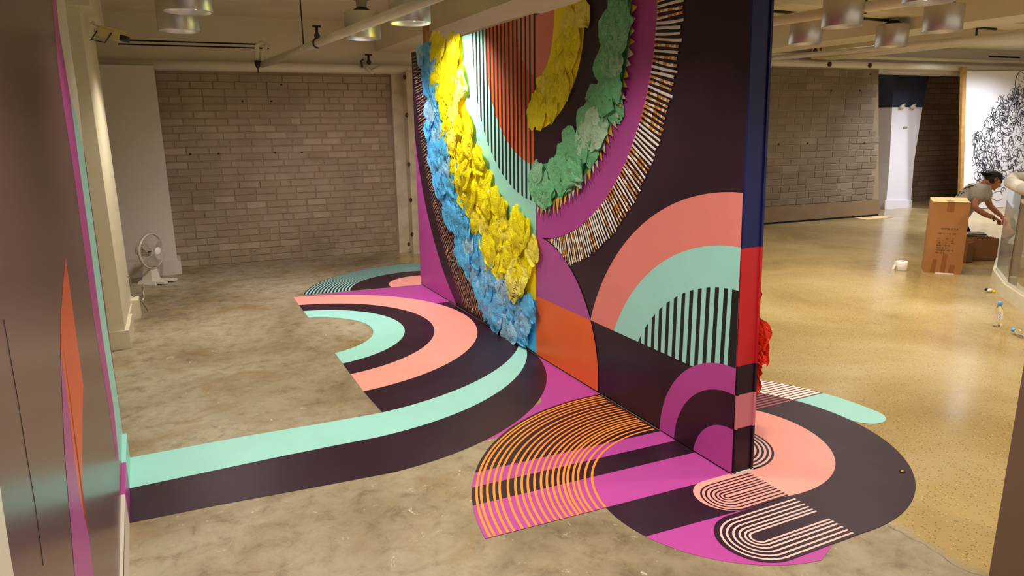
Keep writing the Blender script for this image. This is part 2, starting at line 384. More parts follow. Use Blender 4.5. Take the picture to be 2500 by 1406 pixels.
for i, r in enumerate((.151, .1265, .101, .076, .0545, .0355)): uline(2.018+.0*i, 1.866, r, .0095, 2.391, 'paleline', 5)
fp('painted_tongue', stadium(2.128, 2.191, .139, 2.46), 'pink', 6)
for i, r in enumerate((.1155, .0945, .072, .0505, .0315, .0135)): uline(2.128, 2.172, r, .0085, 2.385, 'plum', 7)

# ------------------------------------------------------------------ structure: ceiling, walls
ZC = 2.95
struct(build(MB().box(-4, 20, -4, 14, ZC, ZC+.15), 'ceiling', M_CEIL))
struct(build(MB().box(-1.2, 2.5, 4.82, 5.3, 2.64, ZC), 'trim_1', M_CEIL))
struct(build(MB().box(2.46, 2.86, -2, 9.0, 2.60, ZC), 'trim_2', M_CEIL))
struct(build(MB().box(7.2, 7.75, 0, 8.6, 2.62, ZC), 'trim_3', M_CEIL))
struct(build(MB().box(2.9, 16, 5.0, 5.4, 2.74, ZC), 'trim_4', M_CEIL))
struct(build(MB().box(9.4, 9.9, 0, 8.4, 2.66, ZC), 'trim_5', M_CEIL))
WB = .0611; ROT = -math.atan(WB)
def wy(x): return 9.268-WB*x
def wallpt(x, off, z): return Vector((x, wy(x)-off, z))
def wbox(mb, x0, x1, o0, o1, z0, z1, mi=0):   # slab following the back wall, offsets towards the room
    return mb.hexa([wallpt(x0, o1, z0), wallpt(x1, o1, z0), wallpt(x1, o0, z0), wallpt(x0, o0, z0), wallpt(x0, o1, z1), wallpt(x1, o1, z1), wallpt(x1, o0, z1), wallpt(x0, o0, z1)], mi)
wb = struct(build(wbox(MB(), -1.5, 3.4, -.25, 0, 0, 2.5), 'wall_back', M_MORTAR))
def brickmesh(L, H, D, seed):
    r = random.Random(seed); b = .006; j = lambda s: r.uniform(-s, s)
    vs_ = [(-L/2+j(.004), 0, -H/2+j(.003)), (L/2+j(.004), 0, -H/2+j(.003)), (L/2+j(.004), 0, H/2+j(.003)), (-L/2+j(.004), 0, H/2+j(.003))]
    vs_ += [(x*(1-2*b/L), -D+j(.002), z*(1-2*b/H)) for x, y, z in vs_]
    me = bpy.data.meshes.new('brick'); me.from_pydata(vs_, [], [(4, 5, 6, 7), (0, 1, 5, 4), (1, 2, 6, 5), (2, 3, 7, 6), (3, 0, 4, 7)]); return me
def lay(wall, x0, x1, z0, z1, L, H, m, lim, right=lambda z: 99, wx=None, seed=1):
    r = random.Random(seed); mesh = {}
    for kind in ('full', 'half', 'closer'):
        mesh[kind] = [brickmesh({'full': L-.011, 'half': L/2-.011, 'closer': L*.75-.011}[kind], H-.010, .009, seed*10+i) for i in range(4)]
        for me in mesh[kind]: me.materials.append(m)
    cnt = 0; rest = MB(); z = z0+H/2; row = 0
    while z+H/2 <= z1+.02:
        x = x0+(row % 2)*L*.0+r.choice((0, 0, .25, .5))*0; first = True
        while x < min(x1, right(z))-.03:
            kind = 'full'
            if first and row % 2: kind = 'half'
            elif r.random() < .13: kind = 'half'
            elif r.random() < .1: kind = 'closer'
            ln = {'full': L, 'half': L/2, 'closer': L*.75}[kind]; first = False
            if x+ln > min(x1, right(z)): kind = 'half'; ln = L/2
            if x+ln > min(x1, right(z)+.015): break
            p = wx(x+ln/2, z)
            if cnt < lim:
                o = link('brick', r.choice(mesh[kind]), wall); o.location = p + Vector((0, r.uniform(-.0015, .002), 0)); o.rotation_euler = (0, 0, ROT); cnt += 1
            else:
                h = ln/2-.006; p = p+Vector((0, -.009, 0)); rest.hexa([p+Vector((-h, 0, -H/2+.005)), p+Vector((h, 0, -H/2+.005)), p+Vector((h, .01, -H/2+.005)), p+Vector((-h, .01, -H/2+.005)),
                                          p+Vector((-h, 0, H/2-.005)), p+Vector((h, 0, H/2-.005)), p+Vector((h, .01, H/2-.005)), p+Vector((-h, .01, H/2-.005))])
            x += ln
        z += H; row += 1
    if rest.v: o = build(rest, 'brick_course', m, wall); o['kind'] = 'stuff'
lay(wb, -.08, 2.68, .02, 2.33, .243, .0845, M_BRICK, 300, wx=lambda x, z: wallpt(x, 0, z), seed=3)
# anchor holes in the brick
hole = MB()
for px, py in ((687, 206), (592, 247), (662, 247), (464, 376), (534, 375), (672, 373), (737, 372)):
    p = on(px, py, (WB, 1, 0), 9.268-.0105); hole.tube([p+Vector((0, .004, 0)), p+Vector((0, -.001, 0))], .012, 8)
build(hole, 'anchor_hole', M_SLOT, wb)
# white pilaster at the left end
pm = MB(); wbox(pm, -1.4, -.07, -.1, .3, 0, 2.36)
pil = struct(build(pm, 'wall_pilaster', M_WHITEWALL))
build(wbox(MB(), -1.4, -.035, .3, .325, 0, .17), 'skirting', M_WHITEWALL, pil); build(wbox(MB(), -.07, -.035, -.0, .3, 0, .17), 'skirting', M_WHITEWALL, pil)
# bulkhead over the brick with its slot diffuser
bh = struct(build(wbox(MB(), -1.4, 3.4, -.2, .06, 2.33, ZC), 'wall_bulkhead', M_CREAM))
struct(build(wbox(MB(), -1.4, 16.2, -.3, .02, 2.50, ZC), 'wall_upper', M_WHITEWALL))
vd = thing('slot_diffuser', 'long air diffuser of two thin black slots in the bulkhead', 'vent', wallpt(.4, .07, 2.63))
build(wbox(MB(), -.44, 1.21, .061, .0645, 2.575, 2.675), 'face_plate', M_CREAM, vd)
for z in (2.645, 2.602): build(wbox(MB(), -.40, 1.19, .0645, .067, z-.008, z+.008), 'slot', M_SLOT, vd)
# rough plaster column right of the brick
pc = MB(); wbox(pc, 2.66, 2.80, -.1, .05, 0, 2.36); rc = struct(build(pc, 'wall_return', M_COLD))
pc = MB(); wbox(pc, 2.80, 3.1, -.1, .22, 0, 2.36); rc = struct(build(pc, 'wall_column', M_COLD))
hb = MB()
for px, py in ((988, 188), (993, 281), (998, 401), (1003, 488), (1006, 572), (998, 596)):
    p = on(px, py, (WB, 1, 0), 9.268-.222); hb.ball(p, (.022, .006, .03), 8, 5)
build(hb, 'rust_hole', M_RUST, rc)
# the brick wall seen right of the mural
def rx(z): return 11.51-.1503*z
wr = struct(build(MB().add([(8.2, wy(8.2)-.1, .03), (rx(0), wy(rx(0))-.1, .03), (rx(2.6), wy(rx(2.6))-.1, 2.6), (8.2, wy(8.2)-.1, 2.6), (8.2, wy(8.2)+.1, .03), (rx(0), wy(rx(0))+.1, .03), (rx(2.6), wy(rx(2.6))+.1, 2.6), (8.2, wy(8.2)+.1, 2.6)],
     [(0, 1, 2, 3), (5, 4, 7, 6), (1, 5, 6, 2), (4, 0, 3, 7), (3, 2, 6, 7), (0, 4, 5, 1)]), 'wall_right_brick', M_MORTAR))
lay(wr, 8.62, 11.6, .3, 2.55, .36, .1115, M_BRICKR, 300, right=rx, wx=lambda x, z: wallpt(x, .1, z), seed=5)
pb = MB(); pb.add([(8.3, wy(8.3)-.112, .035), (rx(0)+.01, wy(rx(0))-.112, .035), (rx(.3)+.01, wy(rx(.3))-.112, .3), (8.3, wy(8.3)-.112, .3)], [(0, 1, 2, 3)])
build(pb, 'render_band', mat('brown_render', (132, 108, 78), .8, .08, 4), wr)
build(wbox(MB(), 8.3, 11.5, .05, .1, .0, .03), 'gap_shade_strip', M_SLOT, wr)  # black strip standing in for the shade in the gap under the wall
hole = MB()
for px, py in ((2030, 222), (2100, 222), (2125, 181), (1902, 352), (1972, 350), (2111, 348)):
    p = on(px, py, (WB, 1, 0), 9.268-.112); hole.tube([p+Vector((0, .004, 0)), p+Vector((0, -.001, 0))], .017, 8)
build(hole, 'anchor_hole', M_SLOT, wr)
# far white column with navy top, dark brick passage
def quadslab(px, depth, dy):      # four pixel corners on a plane parallel to the back wall
    a = [on(x, y, (WB, 1, 0), depth) for x, y in px]; b = [p+Vector((dy*.06, dy, 0)) for p in a]
    return MB().hexa([a[0], a[1], b[1], b[0], a[3], a[2], b[2], b[3]])
DC = 9.05+WB*12.8
wc = struct(build(quadslab([(2162, 511), (2223, 508), (2231, 398), (2172, 398)], DC, .9), 'wall_far_column', M_COLW))
build(quadslab([(2172, 398), (2231, 398), (2252, 262), (2178, 262)], DC, .9), 'middle_panel', M_COLW, wc)
build(quadslab([(2178, 262), (2252, 262), (2274, 160), (2183, 160)], DC, .9), 'upper_panel', M_NAVYW, wc)
build(quadslab([(2160.5, 511), (2226, 508), (2227, 489), (2161.5, 489)], DC-.03, .03), 'skirting', M_COLW, wc)
p = on(2211, 311, (WB, 1, 0), DC-.012); build(MB().box(p.x-.05, p.x+.05, p.y-.006, p.y+.006, p.z-.018, p.z+.018), 'switch_plate', M_GREYM, wc)
for x in (2203, 2229):
    p = on(x, 261, (WB, 1, 0), DC-.04); mb = MB(); mb.ball(p, (.07, .04, .035), 10, 6); mb.tube([p+Vector((-.05, 0, .02)), p+Vector((.04, -.03, .05))], .012, 6)
    build(mb, 'lamp_clamp', M_PLASTIC, wc)
DB = 9.75+WB*14
def texbrick():
    m, nt, b = newmat('dark_brick'); t = tex(nt, 'ShaderNodeTexBrick', 3.2, 'Generated')
    tc = N(nt, 'ShaderNodeNewGeometry'); mp = N(nt, 'ShaderNodeMapping'); mp.inputs['Rotation'].default_value = (radians(90), 0, 0)
    nt.links.new(tc.outputs['Position'], mp.inputs[0]); nt.links.new(mp.outputs[0], t.inputs[0])
    t.inputs['Color1'].default_value = lin((120, 96, 70)); t.inputs['Color2'].default_value = lin((140, 114, 86)); t.inputs['Mortar'].default_value = lin((96, 76, 54))
    t.inputs['Brick Width'].default_value = 1.1; t.inputs['Row Height'].default_value = .34; t.inputs['Mortar Size'].default_value = .02
    nt.links.new(t.outputs[0], b.inputs['Base Color']); b.inputs['Roughness'].default_value = .8; return m
struct(build(MB().hexa([(13.0, 9.75, 0), (15.6, 9.55, 0), (15.6, 9.9, 0), (13.0, 10.1, 0), (13.0, 9.75, 2.9), (15.6, 9.55, 2.9), (15.6, 9.9, 2.9), (13.0, 10.1, 2.9)]), 'wall_far_brick', texbrick()))
struct(build(MB().box(11.3, 13.3, 10.4, 10.6, 0, 2.9), 'wall_far_dark', M_NAVYW))
struct(build(MB().hexa([wallpt(11.2, .05, 2.50), wallpt(13.9, .05, 2.53), wallpt(13.9, -.2, 2.53), wallpt(11.2, -.2, 2.50), wallpt(11.2, .05, 2.68), wallpt(13.9, .05, 2.8), wallpt(13.9, -.2, 2.8), wallpt(11.2, -.2, 2.68)]), 'trim_6', M_WHITEWALL))
# left stub wall, glossy plum
LN = (1, .045, 0); LOFF = -.385+.045*3.868
def L3(px, py, h=0): p = on(px, py, LN, LOFF); return p+Vector((h, 0, 0))
def lx(y): return LOFF-.045*y
wl_m, nt, b_ = newmat('glossy_plum_paint'); b_.inputs['Base Color'].default_value = lin((96, 68, 70)); b_.inputs['Roughness'].default_value = .27
bump(nt, b_, tex(nt, 'ShaderNodeTexNoise', 3, Detail=3).outputs[0], .05, .01)
yt = 4.5
wl = struct(build(MB().hexa([(lx(-3), -3, 0), (lx(3.93), 3.93, 0), (lx(3.93)-.35, 3.93, 0), (lx(-3)-.35, -3, 0), (lx(-3), -3, ZC), (lx(yt), yt, ZC), (lx(yt)-.35, yt, ZC), (lx(-3)-.35, -3, ZC)]), 'wall_left', wl_m))
def lp(name, pix, m, layer): return painted(name, pix, m, wl, lambda x, y, h: L3(x, y, .0002+h), layer, .0002)
lp('painted_stripe', [(120, -60), (127, 5), (140, 150), (157, 275), (177, 400), (204, 600), (232, 800), (262, 975), (285, 1125), (290, 1125), (278, 1000), (247, 800), (218, 580), (193, 400), (170, 230), (157, 150), (143, 60), (132, -60)], 'magenta', 1)
lp('painted_stripe', [(170, 230), (193, 400), (218, 580), (247, 800), (278, 1000), (290, 1125), (304, 1125), (300, 1060), (282, 935), (261, 800), (235, 600), (208, 400), (188, 290)], 'mint', 1)
lp('painted_edge', [(127, 5), (143, 60), (157, 150), (170, 230), (188, 290), (208, 400), (190, 230), (168, 85), (158, 0), (150, -60), (120, -60)], 'cream', 0)
lp('painted_leaf', [(160, 628), (170, 700), (181, 780), (192, 860), (203, 940), (201, 1010), (200, 1100), (201, 1170), (203, 1230), (211, 1310), (222, 1406), (226, 1440), (232, 1440), (228, 1406), (217, 1312), (205, 1262), (195, 1222), (185, 1150), (165, 980), (153, 900), (147, 850), (148, 800), (149, 760), (154, 690)], 'redorange', 1)
lp('painted_leaf', [(147, 850), (155, 910), (165, 980), (175, 1070), (185, 1150), (195, 1220), (205, 1260), (217, 1310), (228, 1406), (232, 1440), (187, 1440), (182, 1406), (172, 1280), (165, 1200), (157, 1100), (150, 930)], 'purple', 2)
lp('pale_edge', [(-2, 1180), (14, 1290), (33, 1406), (40, 1450), (-60, 1450), (-60, 900)], 'cream', 1)
ck = MB()
for a in (((8, 780), (43, 975)), ((43, 975), (66, 1120)), ((66, 1120), (85, 1230)), ((85, 1230), (105, 1380))):
    ck.tube([L3(*a[0], .0005), L3(*a[1], .0005)],   .0005, 4)
build(ck, 'crack', M_SLOT, wl)
def sx(y): return -.338-.0385*(y-3.18)
bs = struct(build(MB(), 'baseboard_left', M_WHITEWALL)) if False else None
def skirt(y0, y1, ms, top):
    mb = MB(); p = [Vector((sx(y0), y0, 0)), Vector((sx(y1), y1, 0)), Vector((lx(y1)-.002, y1, 0)), Vector((lx(y0)-.002, y0, 0))]; u = Vector((0, 0, .14))
    q = [v+u for v in p]
    mb.add(p+q, [(4, 5, 6, 7)], 1); mb.add(p+q, [(0, 1, 5, 4), (1, 2, 6, 5), (3, 0, 4, 7)], 0); return mb
bl = struct(build(skirt(-3, 3.175, 0, 0), 'baseboard_left', [M_WHITEWALL, M_WHITEWALL]))
build(skirt(3.175, 3.51, 0, 0), 'skirting_paint', [PAINT['purple'], PAINT['magenta']], bl)
build(skirt(3.51, 3.872, 0, 0), 'skirting_paint', [PAINT['mint'], PAINT['mint']], bl)
# left column
cb = MB(); cb.box(-1.1, -.475, 6.02, 7.12, 0, ZC); cl = struct(build(cb, 'wall_left_column', M_CREAM))
k_ = MB(); k_.box(-1.1, -.447, 5.992, 6.02, 0, .145); k_.box(-.475, -.447, 6.02, 6.55, 0, .145); k_.box(-.475, -.41, 6.95, 7.14, 0, .17); k_.box(-.475, -.465, 6.55, 6.95, 0, .145)
build(k_, 'skirting', M_CREAM, cl)
build(MB().box(-1.1, -.40, 5.95, 7.2, 2.52, ZC), 'corbel', M_CREAM, cl)
struct(build(MB().box(-1.6, -1.1, -3, 9.5, 0, ZC), 'wall_left_outer', M_CREAM))
# dark post in the right foreground
a_ = Vector((2.42, 1.203, 0)); d_ = Vector((.9, -.44, 0)); e_ = Vector((.9, .42, 0))
struct(build(MB().hexa([a_, a_+d_*.4, a_+d_*.4+e_*.3, a_+e_*.3, a_+Vector((0, 0, ZC)), a_+d_*.4+Vector((0, 0, ZC)), a_+d_*.4+e_*.3+Vector((0, 0, ZC)), a_+e_*.3+Vector((0, 0, ZC))]), 'wall_near_right', M_DARKPOST))
struct(build(MB().box(16.3, 16.6, -4, 14, 0, ZC), 'wall_right', M_WHITEWALL))

# ------------------------------------------------------------------ the mural wall
HW = 2.4
mw = thing('mural_wall', 'freestanding panel wall covered in arcs, stripes and plastic bag fringes', 'mural', (XM, 4.7, 0))
YJ = 4.36; YF = 7.06
def yn(z): return 2.316+.036*z
def W3(y, z, h): return (XM-.0008-h, y, z)
WSTEP = .0008
build(MB().box(XM, XE, YJ, YF, .012, HW), 'left_panel', PAINT['magenta'], mw)
build(MB().hexa([(XM+.001, yn(0), .012), (XE-.013, yn(0), .012), (XE-.013, YJ, .012), (XM+.001, YJ, .012), (XM+.001, yn(2.4), 2.385), (XE-.013, yn(2.4), 2.385), (XE-.013, YJ, 2.385), (XM+.001, YJ, 2.385)]), 'right_panel', PAINT['plum'], mw)
build(MB().hexa([(XE-.013, yn(0), .012), (XE, yn(0), .012), (XE, YJ, .012), (XE-.013, YJ, .012), (XE-.013, yn(2.4), 2.385), (XE, yn(2.4), 2.385), (XE, YJ, 2.385), (XE-.013, YJ, 2.385)]), 'back_panel', PAINT['purple'], mw)
CLL = [(YJ, .012), (YF, .012), (YF, HW), (YJ, HW)]; CLR = [(yn(0), .012), (YJ, .012), (YJ, 2.385), (yn(2.4), 2.385)]
def wpt(name, poly, m, layer, cl=CLL): return painted(name, clip(poly, cl), m, mw, W3, layer, WSTEP)
wpt('painted_disc', circle(4.632, 2.08, 2.475, 240), 'plum', 0)
wpt('painted_disc', circle(4.29, 2.394, 2.38, 240), 'bluebase', 2)
wpt('painted_disc', circle(4.304, 2.40, 1.98, 240), 'yellowbase', 3)
wpt('painted_disc', circle(4.302, 2.285, 1.40, 240), 'mint', 4)
wpt('painted_disc', circle(4.312, 2.288, .889, 200), 'redorange', 5)
wpt('painted_disc', circle(4.292, 2.334, .339, 120), 'salmon', 6)
for k in range(17):
    y0 = 4.372+k*.0668
    wpt('painted_stripe', clip(circle(4.329, 2.26, 1.117, 200)+[], [(y0-.0125, 0), (y0+.0125, 0), (y0+.0125, 2.26), (y0-.0125, 2.26)]), 'black', 7)
    wpt('painted_stripe', [(y0-.0125, 2.2595), (y0+.0125, 2.2595), (y0+.0125, HW), (y0-.0125, HW)], 'black', 7)
# right panel
wpt('painted_disc', circle(4.381, 2.239, 1.346, 240), 'magenta', 1, CLR)
wpt('painted_disc', circle(4.366, 2.252, 1.105, 240), 'greenbase', 2, CLR)
wpt('painted_disc', circle(4.357, 2.273, .866, 200), 'plum', 3, CLR)
wpt('painted_disc', circle(4.389, 2.296, .657, 200), 'yellowbase', 4, CLR)
wpt('painted_disc', [(4.36, 1.98), (4.28, 2.0), (4.22, 2.04), (4.16, 2.11), (4.13, 2.2), (4.11, 2.28), (4.1, 2.4), (4.36, 2.4)], 'salmon', 5, CLR)
ZS = .459
UP = [(yn(.46), ZS), (YJ, ZS), (YJ, 2.385), (yn(2.4), 2.385)]; DN = [(yn(0), .012), (YJ, .012), (YJ, ZS), (yn(.46), ZS)]
wpt('painted_quarter', clip(circle(4.366, .052, .852, 200), UP), 'purple', 4, CLR)
wpt('painted_quarter', clip(circle(4.366, .052, .852, 200), DN), 'orange', 4, CLR)
wpt('painted_arch', clip(circle(2.352, .026, 1.341, 240), UP), 'salmon', 2, CLR)
wpt('painted_arch', clip(circle(2.335, .004, 1.116, 240), UP), 'mint', 3, CLR)
k = 0; y0 = 2.372
while y0 < 3.2:
    st = clip(circle(2.345, .056, .862, 200), [(y0-.0135, ZS), (y0+.0135, ZS), (y0+.0135, 1.2), (y0-.0135, 1.2)]) if k else clip(circle(2.345, .056, .862, 200), [(2.3, ZS), (2.392, ZS), (2.392, 1.2), (2.3, 1.2)])
    wpt('painted_stripe', st, 'black', 4, CLR); y0 += .0602 if k else .0602; k += 1
wpt('painted_arch', circle(2.347, .010, .534, 160), 'magenta', 5, CLR)
wpt('painted_arch', circle(2.345, .003, .409, 140), 'plum', 6, CLR)
wpt('painted_arch', circle(2.338, -.022, .259, 100), 'magenta', 7, CLR)
# end face: coloured blocks between two thin board edges
for z0, z1, m in ((.012, .24, 'plum'), (.24, .41, 'rose'), (.41, .555, 'plum'), (.555, 1.115, 'red'), (1.115, 2.385, 'navy')):
    for x0, x1, dy in ((XM+.0005, XM+.011, .012), (XM+.0125, XE-.0145, .004), (XE-.013, XE, .012)):
        build(MB().hexa([(x0, yn(z0)-dy, z0), (x1, yn(z0)-dy, z0), (x1, yn(z0)+.0, z0), (x0, yn(z0)+.0, z0), (x0, yn(z1)-dy, z1), (x1, yn(z1)-dy, z1), (x1, yn(z1), z1), (x0, yn(z1), z1)]), 'end_trim', PAINT[m], mw)
torn = MB(); torn.add([(XM+.0, yn(0)-.014, .0), (XE, yn(0)-.014, .0), (XE, yn(0)-.014, .018), (XM+.09, yn(0)-.014, .010), (XM+.05, yn(0)-.014, .017), (XM, yn(0)-.014, .012)], [(0, 1, 2, 3, 4, 5)])
torn.box(XM, XE, yn(0)-.0135, yn(0), 0, .012)
build(torn, 'torn_edge', M_PAPER, mw)
build(MB().box(XM+.01, XE-.01, yn(0), YF, 0, .012), 'bottom_plate', M_SLOT, mw)
# wrapper strips, right panel: radial, each its own piece
def strip_mesh(L, wd, seed):
    r = random.Random(seed); n = 8; vs_ = []; ph = r.uniform(0, 6); amp = r.uniform(.0, .004)
    for i in range(n+1):
        t = i/n; o = amp*sin(ph+t*3.5); ww = wd*(.45+.05*sin(ph*2+t*5)-.08*t*(seed % 3 == 0)); h = .004+.003*sin(ph+t*9)
        vs_ += [(t*L, o-ww, .0005), (t*L, o, h), (t*L, o+ww, .0005)]
    fs = []
    for i in range(n): fs += [(3*i, 3*i+3, 3*i+4, 3*i+1), (3*i+1, 3*i+4, 3*i+5, 3*i+2)]
    me = bpy.data.meshes.new('wrapper_strip'); me.from_pydata(vs_, [], fs)
    for p in me.polygons: p.use_smooth = True
    return me
C0 = (4.39, 2.238)
ang = radians(-92.5); i = 0
while ang > radians(-188):
    R0, R1 = 1.352, 1.557+rnd.uniform(-.012, .008)
    dy, dz = -sin(ang-radians(90))*1, 0
    a = ang; diry, dirz = sin(a+pi/2)*-1, 0
    # direction angle measured in the wall plane: straight down at -90 deg, then towards the near end
    uy, uz = cos(a), sin(a)
    fr = min(1, max(0, (-(degrees_ := a*180/pi)-92)/80)); gap = .0235+.0045*fr
    # clip outer end against the purple quarter
    r1 = R1
    for q in range(30):
        rr = R0+(R1-R0)*q/29; y, z = C0[0]+uy*rr, C0[1]+uz*rr
        if hypot(y-4.366, z-.052) < .856: r1 = R0+(R1-R0)*(q-1)/29; break
    y, z = C0[0]+uy*R0, C0[1]+uz*R0
    if r1 > R0+.012 and z+uz*.2 < 2.38 and y < YJ:
        me = strip_mesh(r1-R0, gap*.56, i); me.materials.append(M_AMBER if rnd.random() < .38 else M_STRIPW)
        o = link('wrapper_strip', me, mw)
        X = Vector((0, uy, uz)); Z = Vector((-1, 0, 0)); Y = Z.cross(X)
        o.matrix_local = Matrix.Translation(Vector((XM-.0022-.0008, y, z))-ORG[mw.name]) @ Matrix((X, Y, Z)).transposed().to_4x4()
    ang -= gap/1.45; i += 1
# wrapper rolls on the left panel: thin radial rolls, too fine to pick apart
sm_ = MB()
a = -.02
while a > -1.25:
    dyr, dzr = cos(a), sin(a)
    # from the blue edge to the outer strip circle
    r0 = 2.36; y0, z0 = 4.29+dyr*r0, 2.394+dzr*r0
    r1 = r0
    while hypot(4.29+dyr*r1-3.97, 2.394+dzr*r1-2.491) < 3.045 and r1 < 3.2: r1 += .01
    segs = 3; L = (r1-r0)/segs
    for s_ in range(segs):
        t0 = r0+L*s_+rnd.uniform(0, .02); t1 = r0+L*(s_+1)-rnd.uniform(.004, .02); aa = a+rnd.uniform(-.003, .003)
        pts = []
        for q in range(4):
            t = t0+(t1-t0)*q/3; y, z = 4.29+cos(aa)*t, 2.394+sin(aa)*t+rnd.uniform(-.003, .003)
            if .015 < z < HW-.005 and y < YF-.01: pts.append((XM-.005, y, z))
        if len(pts) >= 2: sm_.tube(pts, .0058, 5, 1 if rnd.random() < .12 else 0)
    a -= .0118
o = build(sm_, 'wrapper_rolls', [M_STRIPBASE, M_AMBER], mw); o['kind'] = 'stuff'
# foil spikes along the green band
a = radians(-93)
k = 0
while a > radians(-184):
    rad = 1.10; uy, uz = cos(a), sin(a); ty, tz = -uz, uy; b = .030 if k % 2 else .024; h = rnd.uniform(.075, .095)*(1 if a < radians(-110) else 1.25)
    y, z = 4.366+uy*rad, 2.252+uz*rad
    if z < 2.33 and y < YJ:
        mb = MB(); base = XM-.006
        A = (base, y-ty*b, z-tz*b); B = (base, y+ty*b, z+tz*b); T = (base-.022, y+uy*h+ty*rnd.uniform(-.01, .01), z+uz*h); Rr = (base-.012, y+uy*h*.4, z+uz*h*.4)
        mb.add([A, B, T, Rr], [(0, 3, 2), (3, 1, 2), (0, 1, 3)])
        build(mb, 'foil_spike', M_FOILG if k % 3 == 1 or rnd.random() < .2 else M_FOILS, mw)
    a -= .052 if k % 2 else .047; k += 1

# plastic bags
def bag_mesh(seed, m, n=14):
    r = random.Random(seed); ox = Vector((r.uniform(0, 50), r.uniform(0, 50), 0)); vs_ = []
    tw = r.uniform(-.5, .5); flare = r.uniform(.6, 1.0); tip = r.uniform(.05, .8); k1 = r.uniform(5, 9); ph = r.uniform(0, 6)
    for i in range(n+1):
        v = i/n
        for j in range(n+1):
            u = j/n-.5
            wdt = (.42+.62*sin(pi*min(1, v*.85+.08))*flare)*(1-(1-tip)*max(0, v-.6)/.4)
            x = u*wdt+tw*.3*v*v; y = -v
            # folds fanning out of the gathered top, then crinkles
            fold = abs(((u*k1+ph+v*1.2+.8*noise.noise(Vector((u*2, v*2, 7))+ox)) % 2)-1)
            z = .05+.10*sin(pi*min(1, v*1.05))+.12*fold*(.35+.65*v)
            for f, am in ((2.2, .11), (5, .06), (12, .02)):
                nv = noise.noise_vector(Vector((u*f*1.3, v*f, seed*.3))+ox)
                x += nv.x*am*.8; y += nv.y*am*.8; z += (abs(nv.z)-.25)*am*1.7
            if v > .9: y += (noise.noise(Vector((u*9, 1, seed))+ox))*.10
            vs_.append((x, y, max(.01, z)))
    fs = [(i*(n+1)+j, i*(n+1)+j+1, (i+1)*(n+1)+j+1, (i+1)*(n+1)+j) for i in range(n) for j in range(n)]
    me = bpy.data.meshes.new('plastic_bag'); me.from_pydata(vs_, [], fs); me.materials.append(m)
    for i_, p in enumerate(me.polygons): p.use_smooth = True
    return me
def fringe(parent, variants, count, c, r0, r1, a0, a1, inside, size, lift, seed, droop=0, flatten=1):
    r = random.Random(seed); pts = []; tries = 0
    area = .5*(r1*r1-r0*r0)*abs(a1-a0); md = .72*sqrt(area/count)
    while len(pts) < count and tries < 20000:
        tries += 1
        a = a0+(a1-a0)*r.random(); rr = sqrt(r0*r0+(r1*r1-r0*r0)*r.random()); y, z = c[0]+rr*cos(a), c[1]+rr*sin(a)
        if not inside(y, z): continue
        if any(hypot(y-p[0], z-p[1]) < md for p in pts):
            if tries % 300 == 0: md *= .96
            continue
        pts.append((y, z))
    pts.sort(key=lambda p: p[1])
    for i, (y, z) in enumerate(pts):
        s = size*r.uniform(.75, 1.25); rot = r.gauss(0, .45)
        X = Vector((0, -1, 0)); Yv = Vector((0, 0, 1)); Z = Vector((-1, 0, 0))
        B = Matrix((X, Yv, Z)).transposed().to_4x4()
        o = link('plastic_bag', r.choice(variants), parent)
        o.matrix_local = Matrix.Translation(Vector((XM-.004-lift*r.random(), y, z+s*.45))-ORG[parent.name]) @ B @ Matrix.Rotation(rot, 4, 'Z') @ Matrix.Diagonal((s*r.uniform(.9, 1.3), s, s*flatten*r.uniform(.7, 1.1), 1))
VB = [bag_mesh(100+i, M_BAGB) for i in range(10)]; VY = [bag_mesh(200+i, M_BAGY) for i in range(10)]; VG = [bag_mesh(300+i, M_BAGG) for i in range(8)]; VR = [bag_mesh(400+i, M_BAGR) for i in range(4)]
fringe(mw, VB, 92, (4.29, 2.394), 2.02, 2.38, -pi/2+.02, 0, lambda y, z: z > .05 and y > YJ+.055 and z < 2.40, .25, .02, 11, flatten=.62)
fringe(mw, VY, 66, (4.304, 2.40), 1.46, 1.96, -pi/2+.02, 0, lambda y, z: y > YJ+.055 and z < 2.38, .26, .03, 12, flatten=.62)
fringe(mw, VY, 24, (4.389, 2.296), .38, .60, -pi+.0, -pi/2, lambda y, z: y < YJ+.02 and z < 2.41, .16, .010, 13, flatten=.5)
fringe(mw, VG, 48, (4.36, 2.262), .91, 1.07, -pi-.05, -pi/2, lambda y, z: y < YJ-.02 and z < 2.40, .185, .015, 14, flatten=.62)
for i in range(8):
    z = .40+.09*i; s = rnd.uniform(.13, .2)
    o = link('plastic_bag', VR[i % 4], mw); B = Matrix((Vector((0, 1, 0)), Vector((0, 0, 1)), Vector((1, 0, 0)))).transposed().to_4x4()
    o.matrix_local = Matrix.Translation(Vector((XE+.003, 2.36+.05*rnd.random()+.01*i, z+.1))-ORG[mw.name]) @ B @ Matrix.Rotation(rnd.gauss(0, .4), 4, 'Z') @ Matrix.Diagonal((s, s, s*.8, 1))
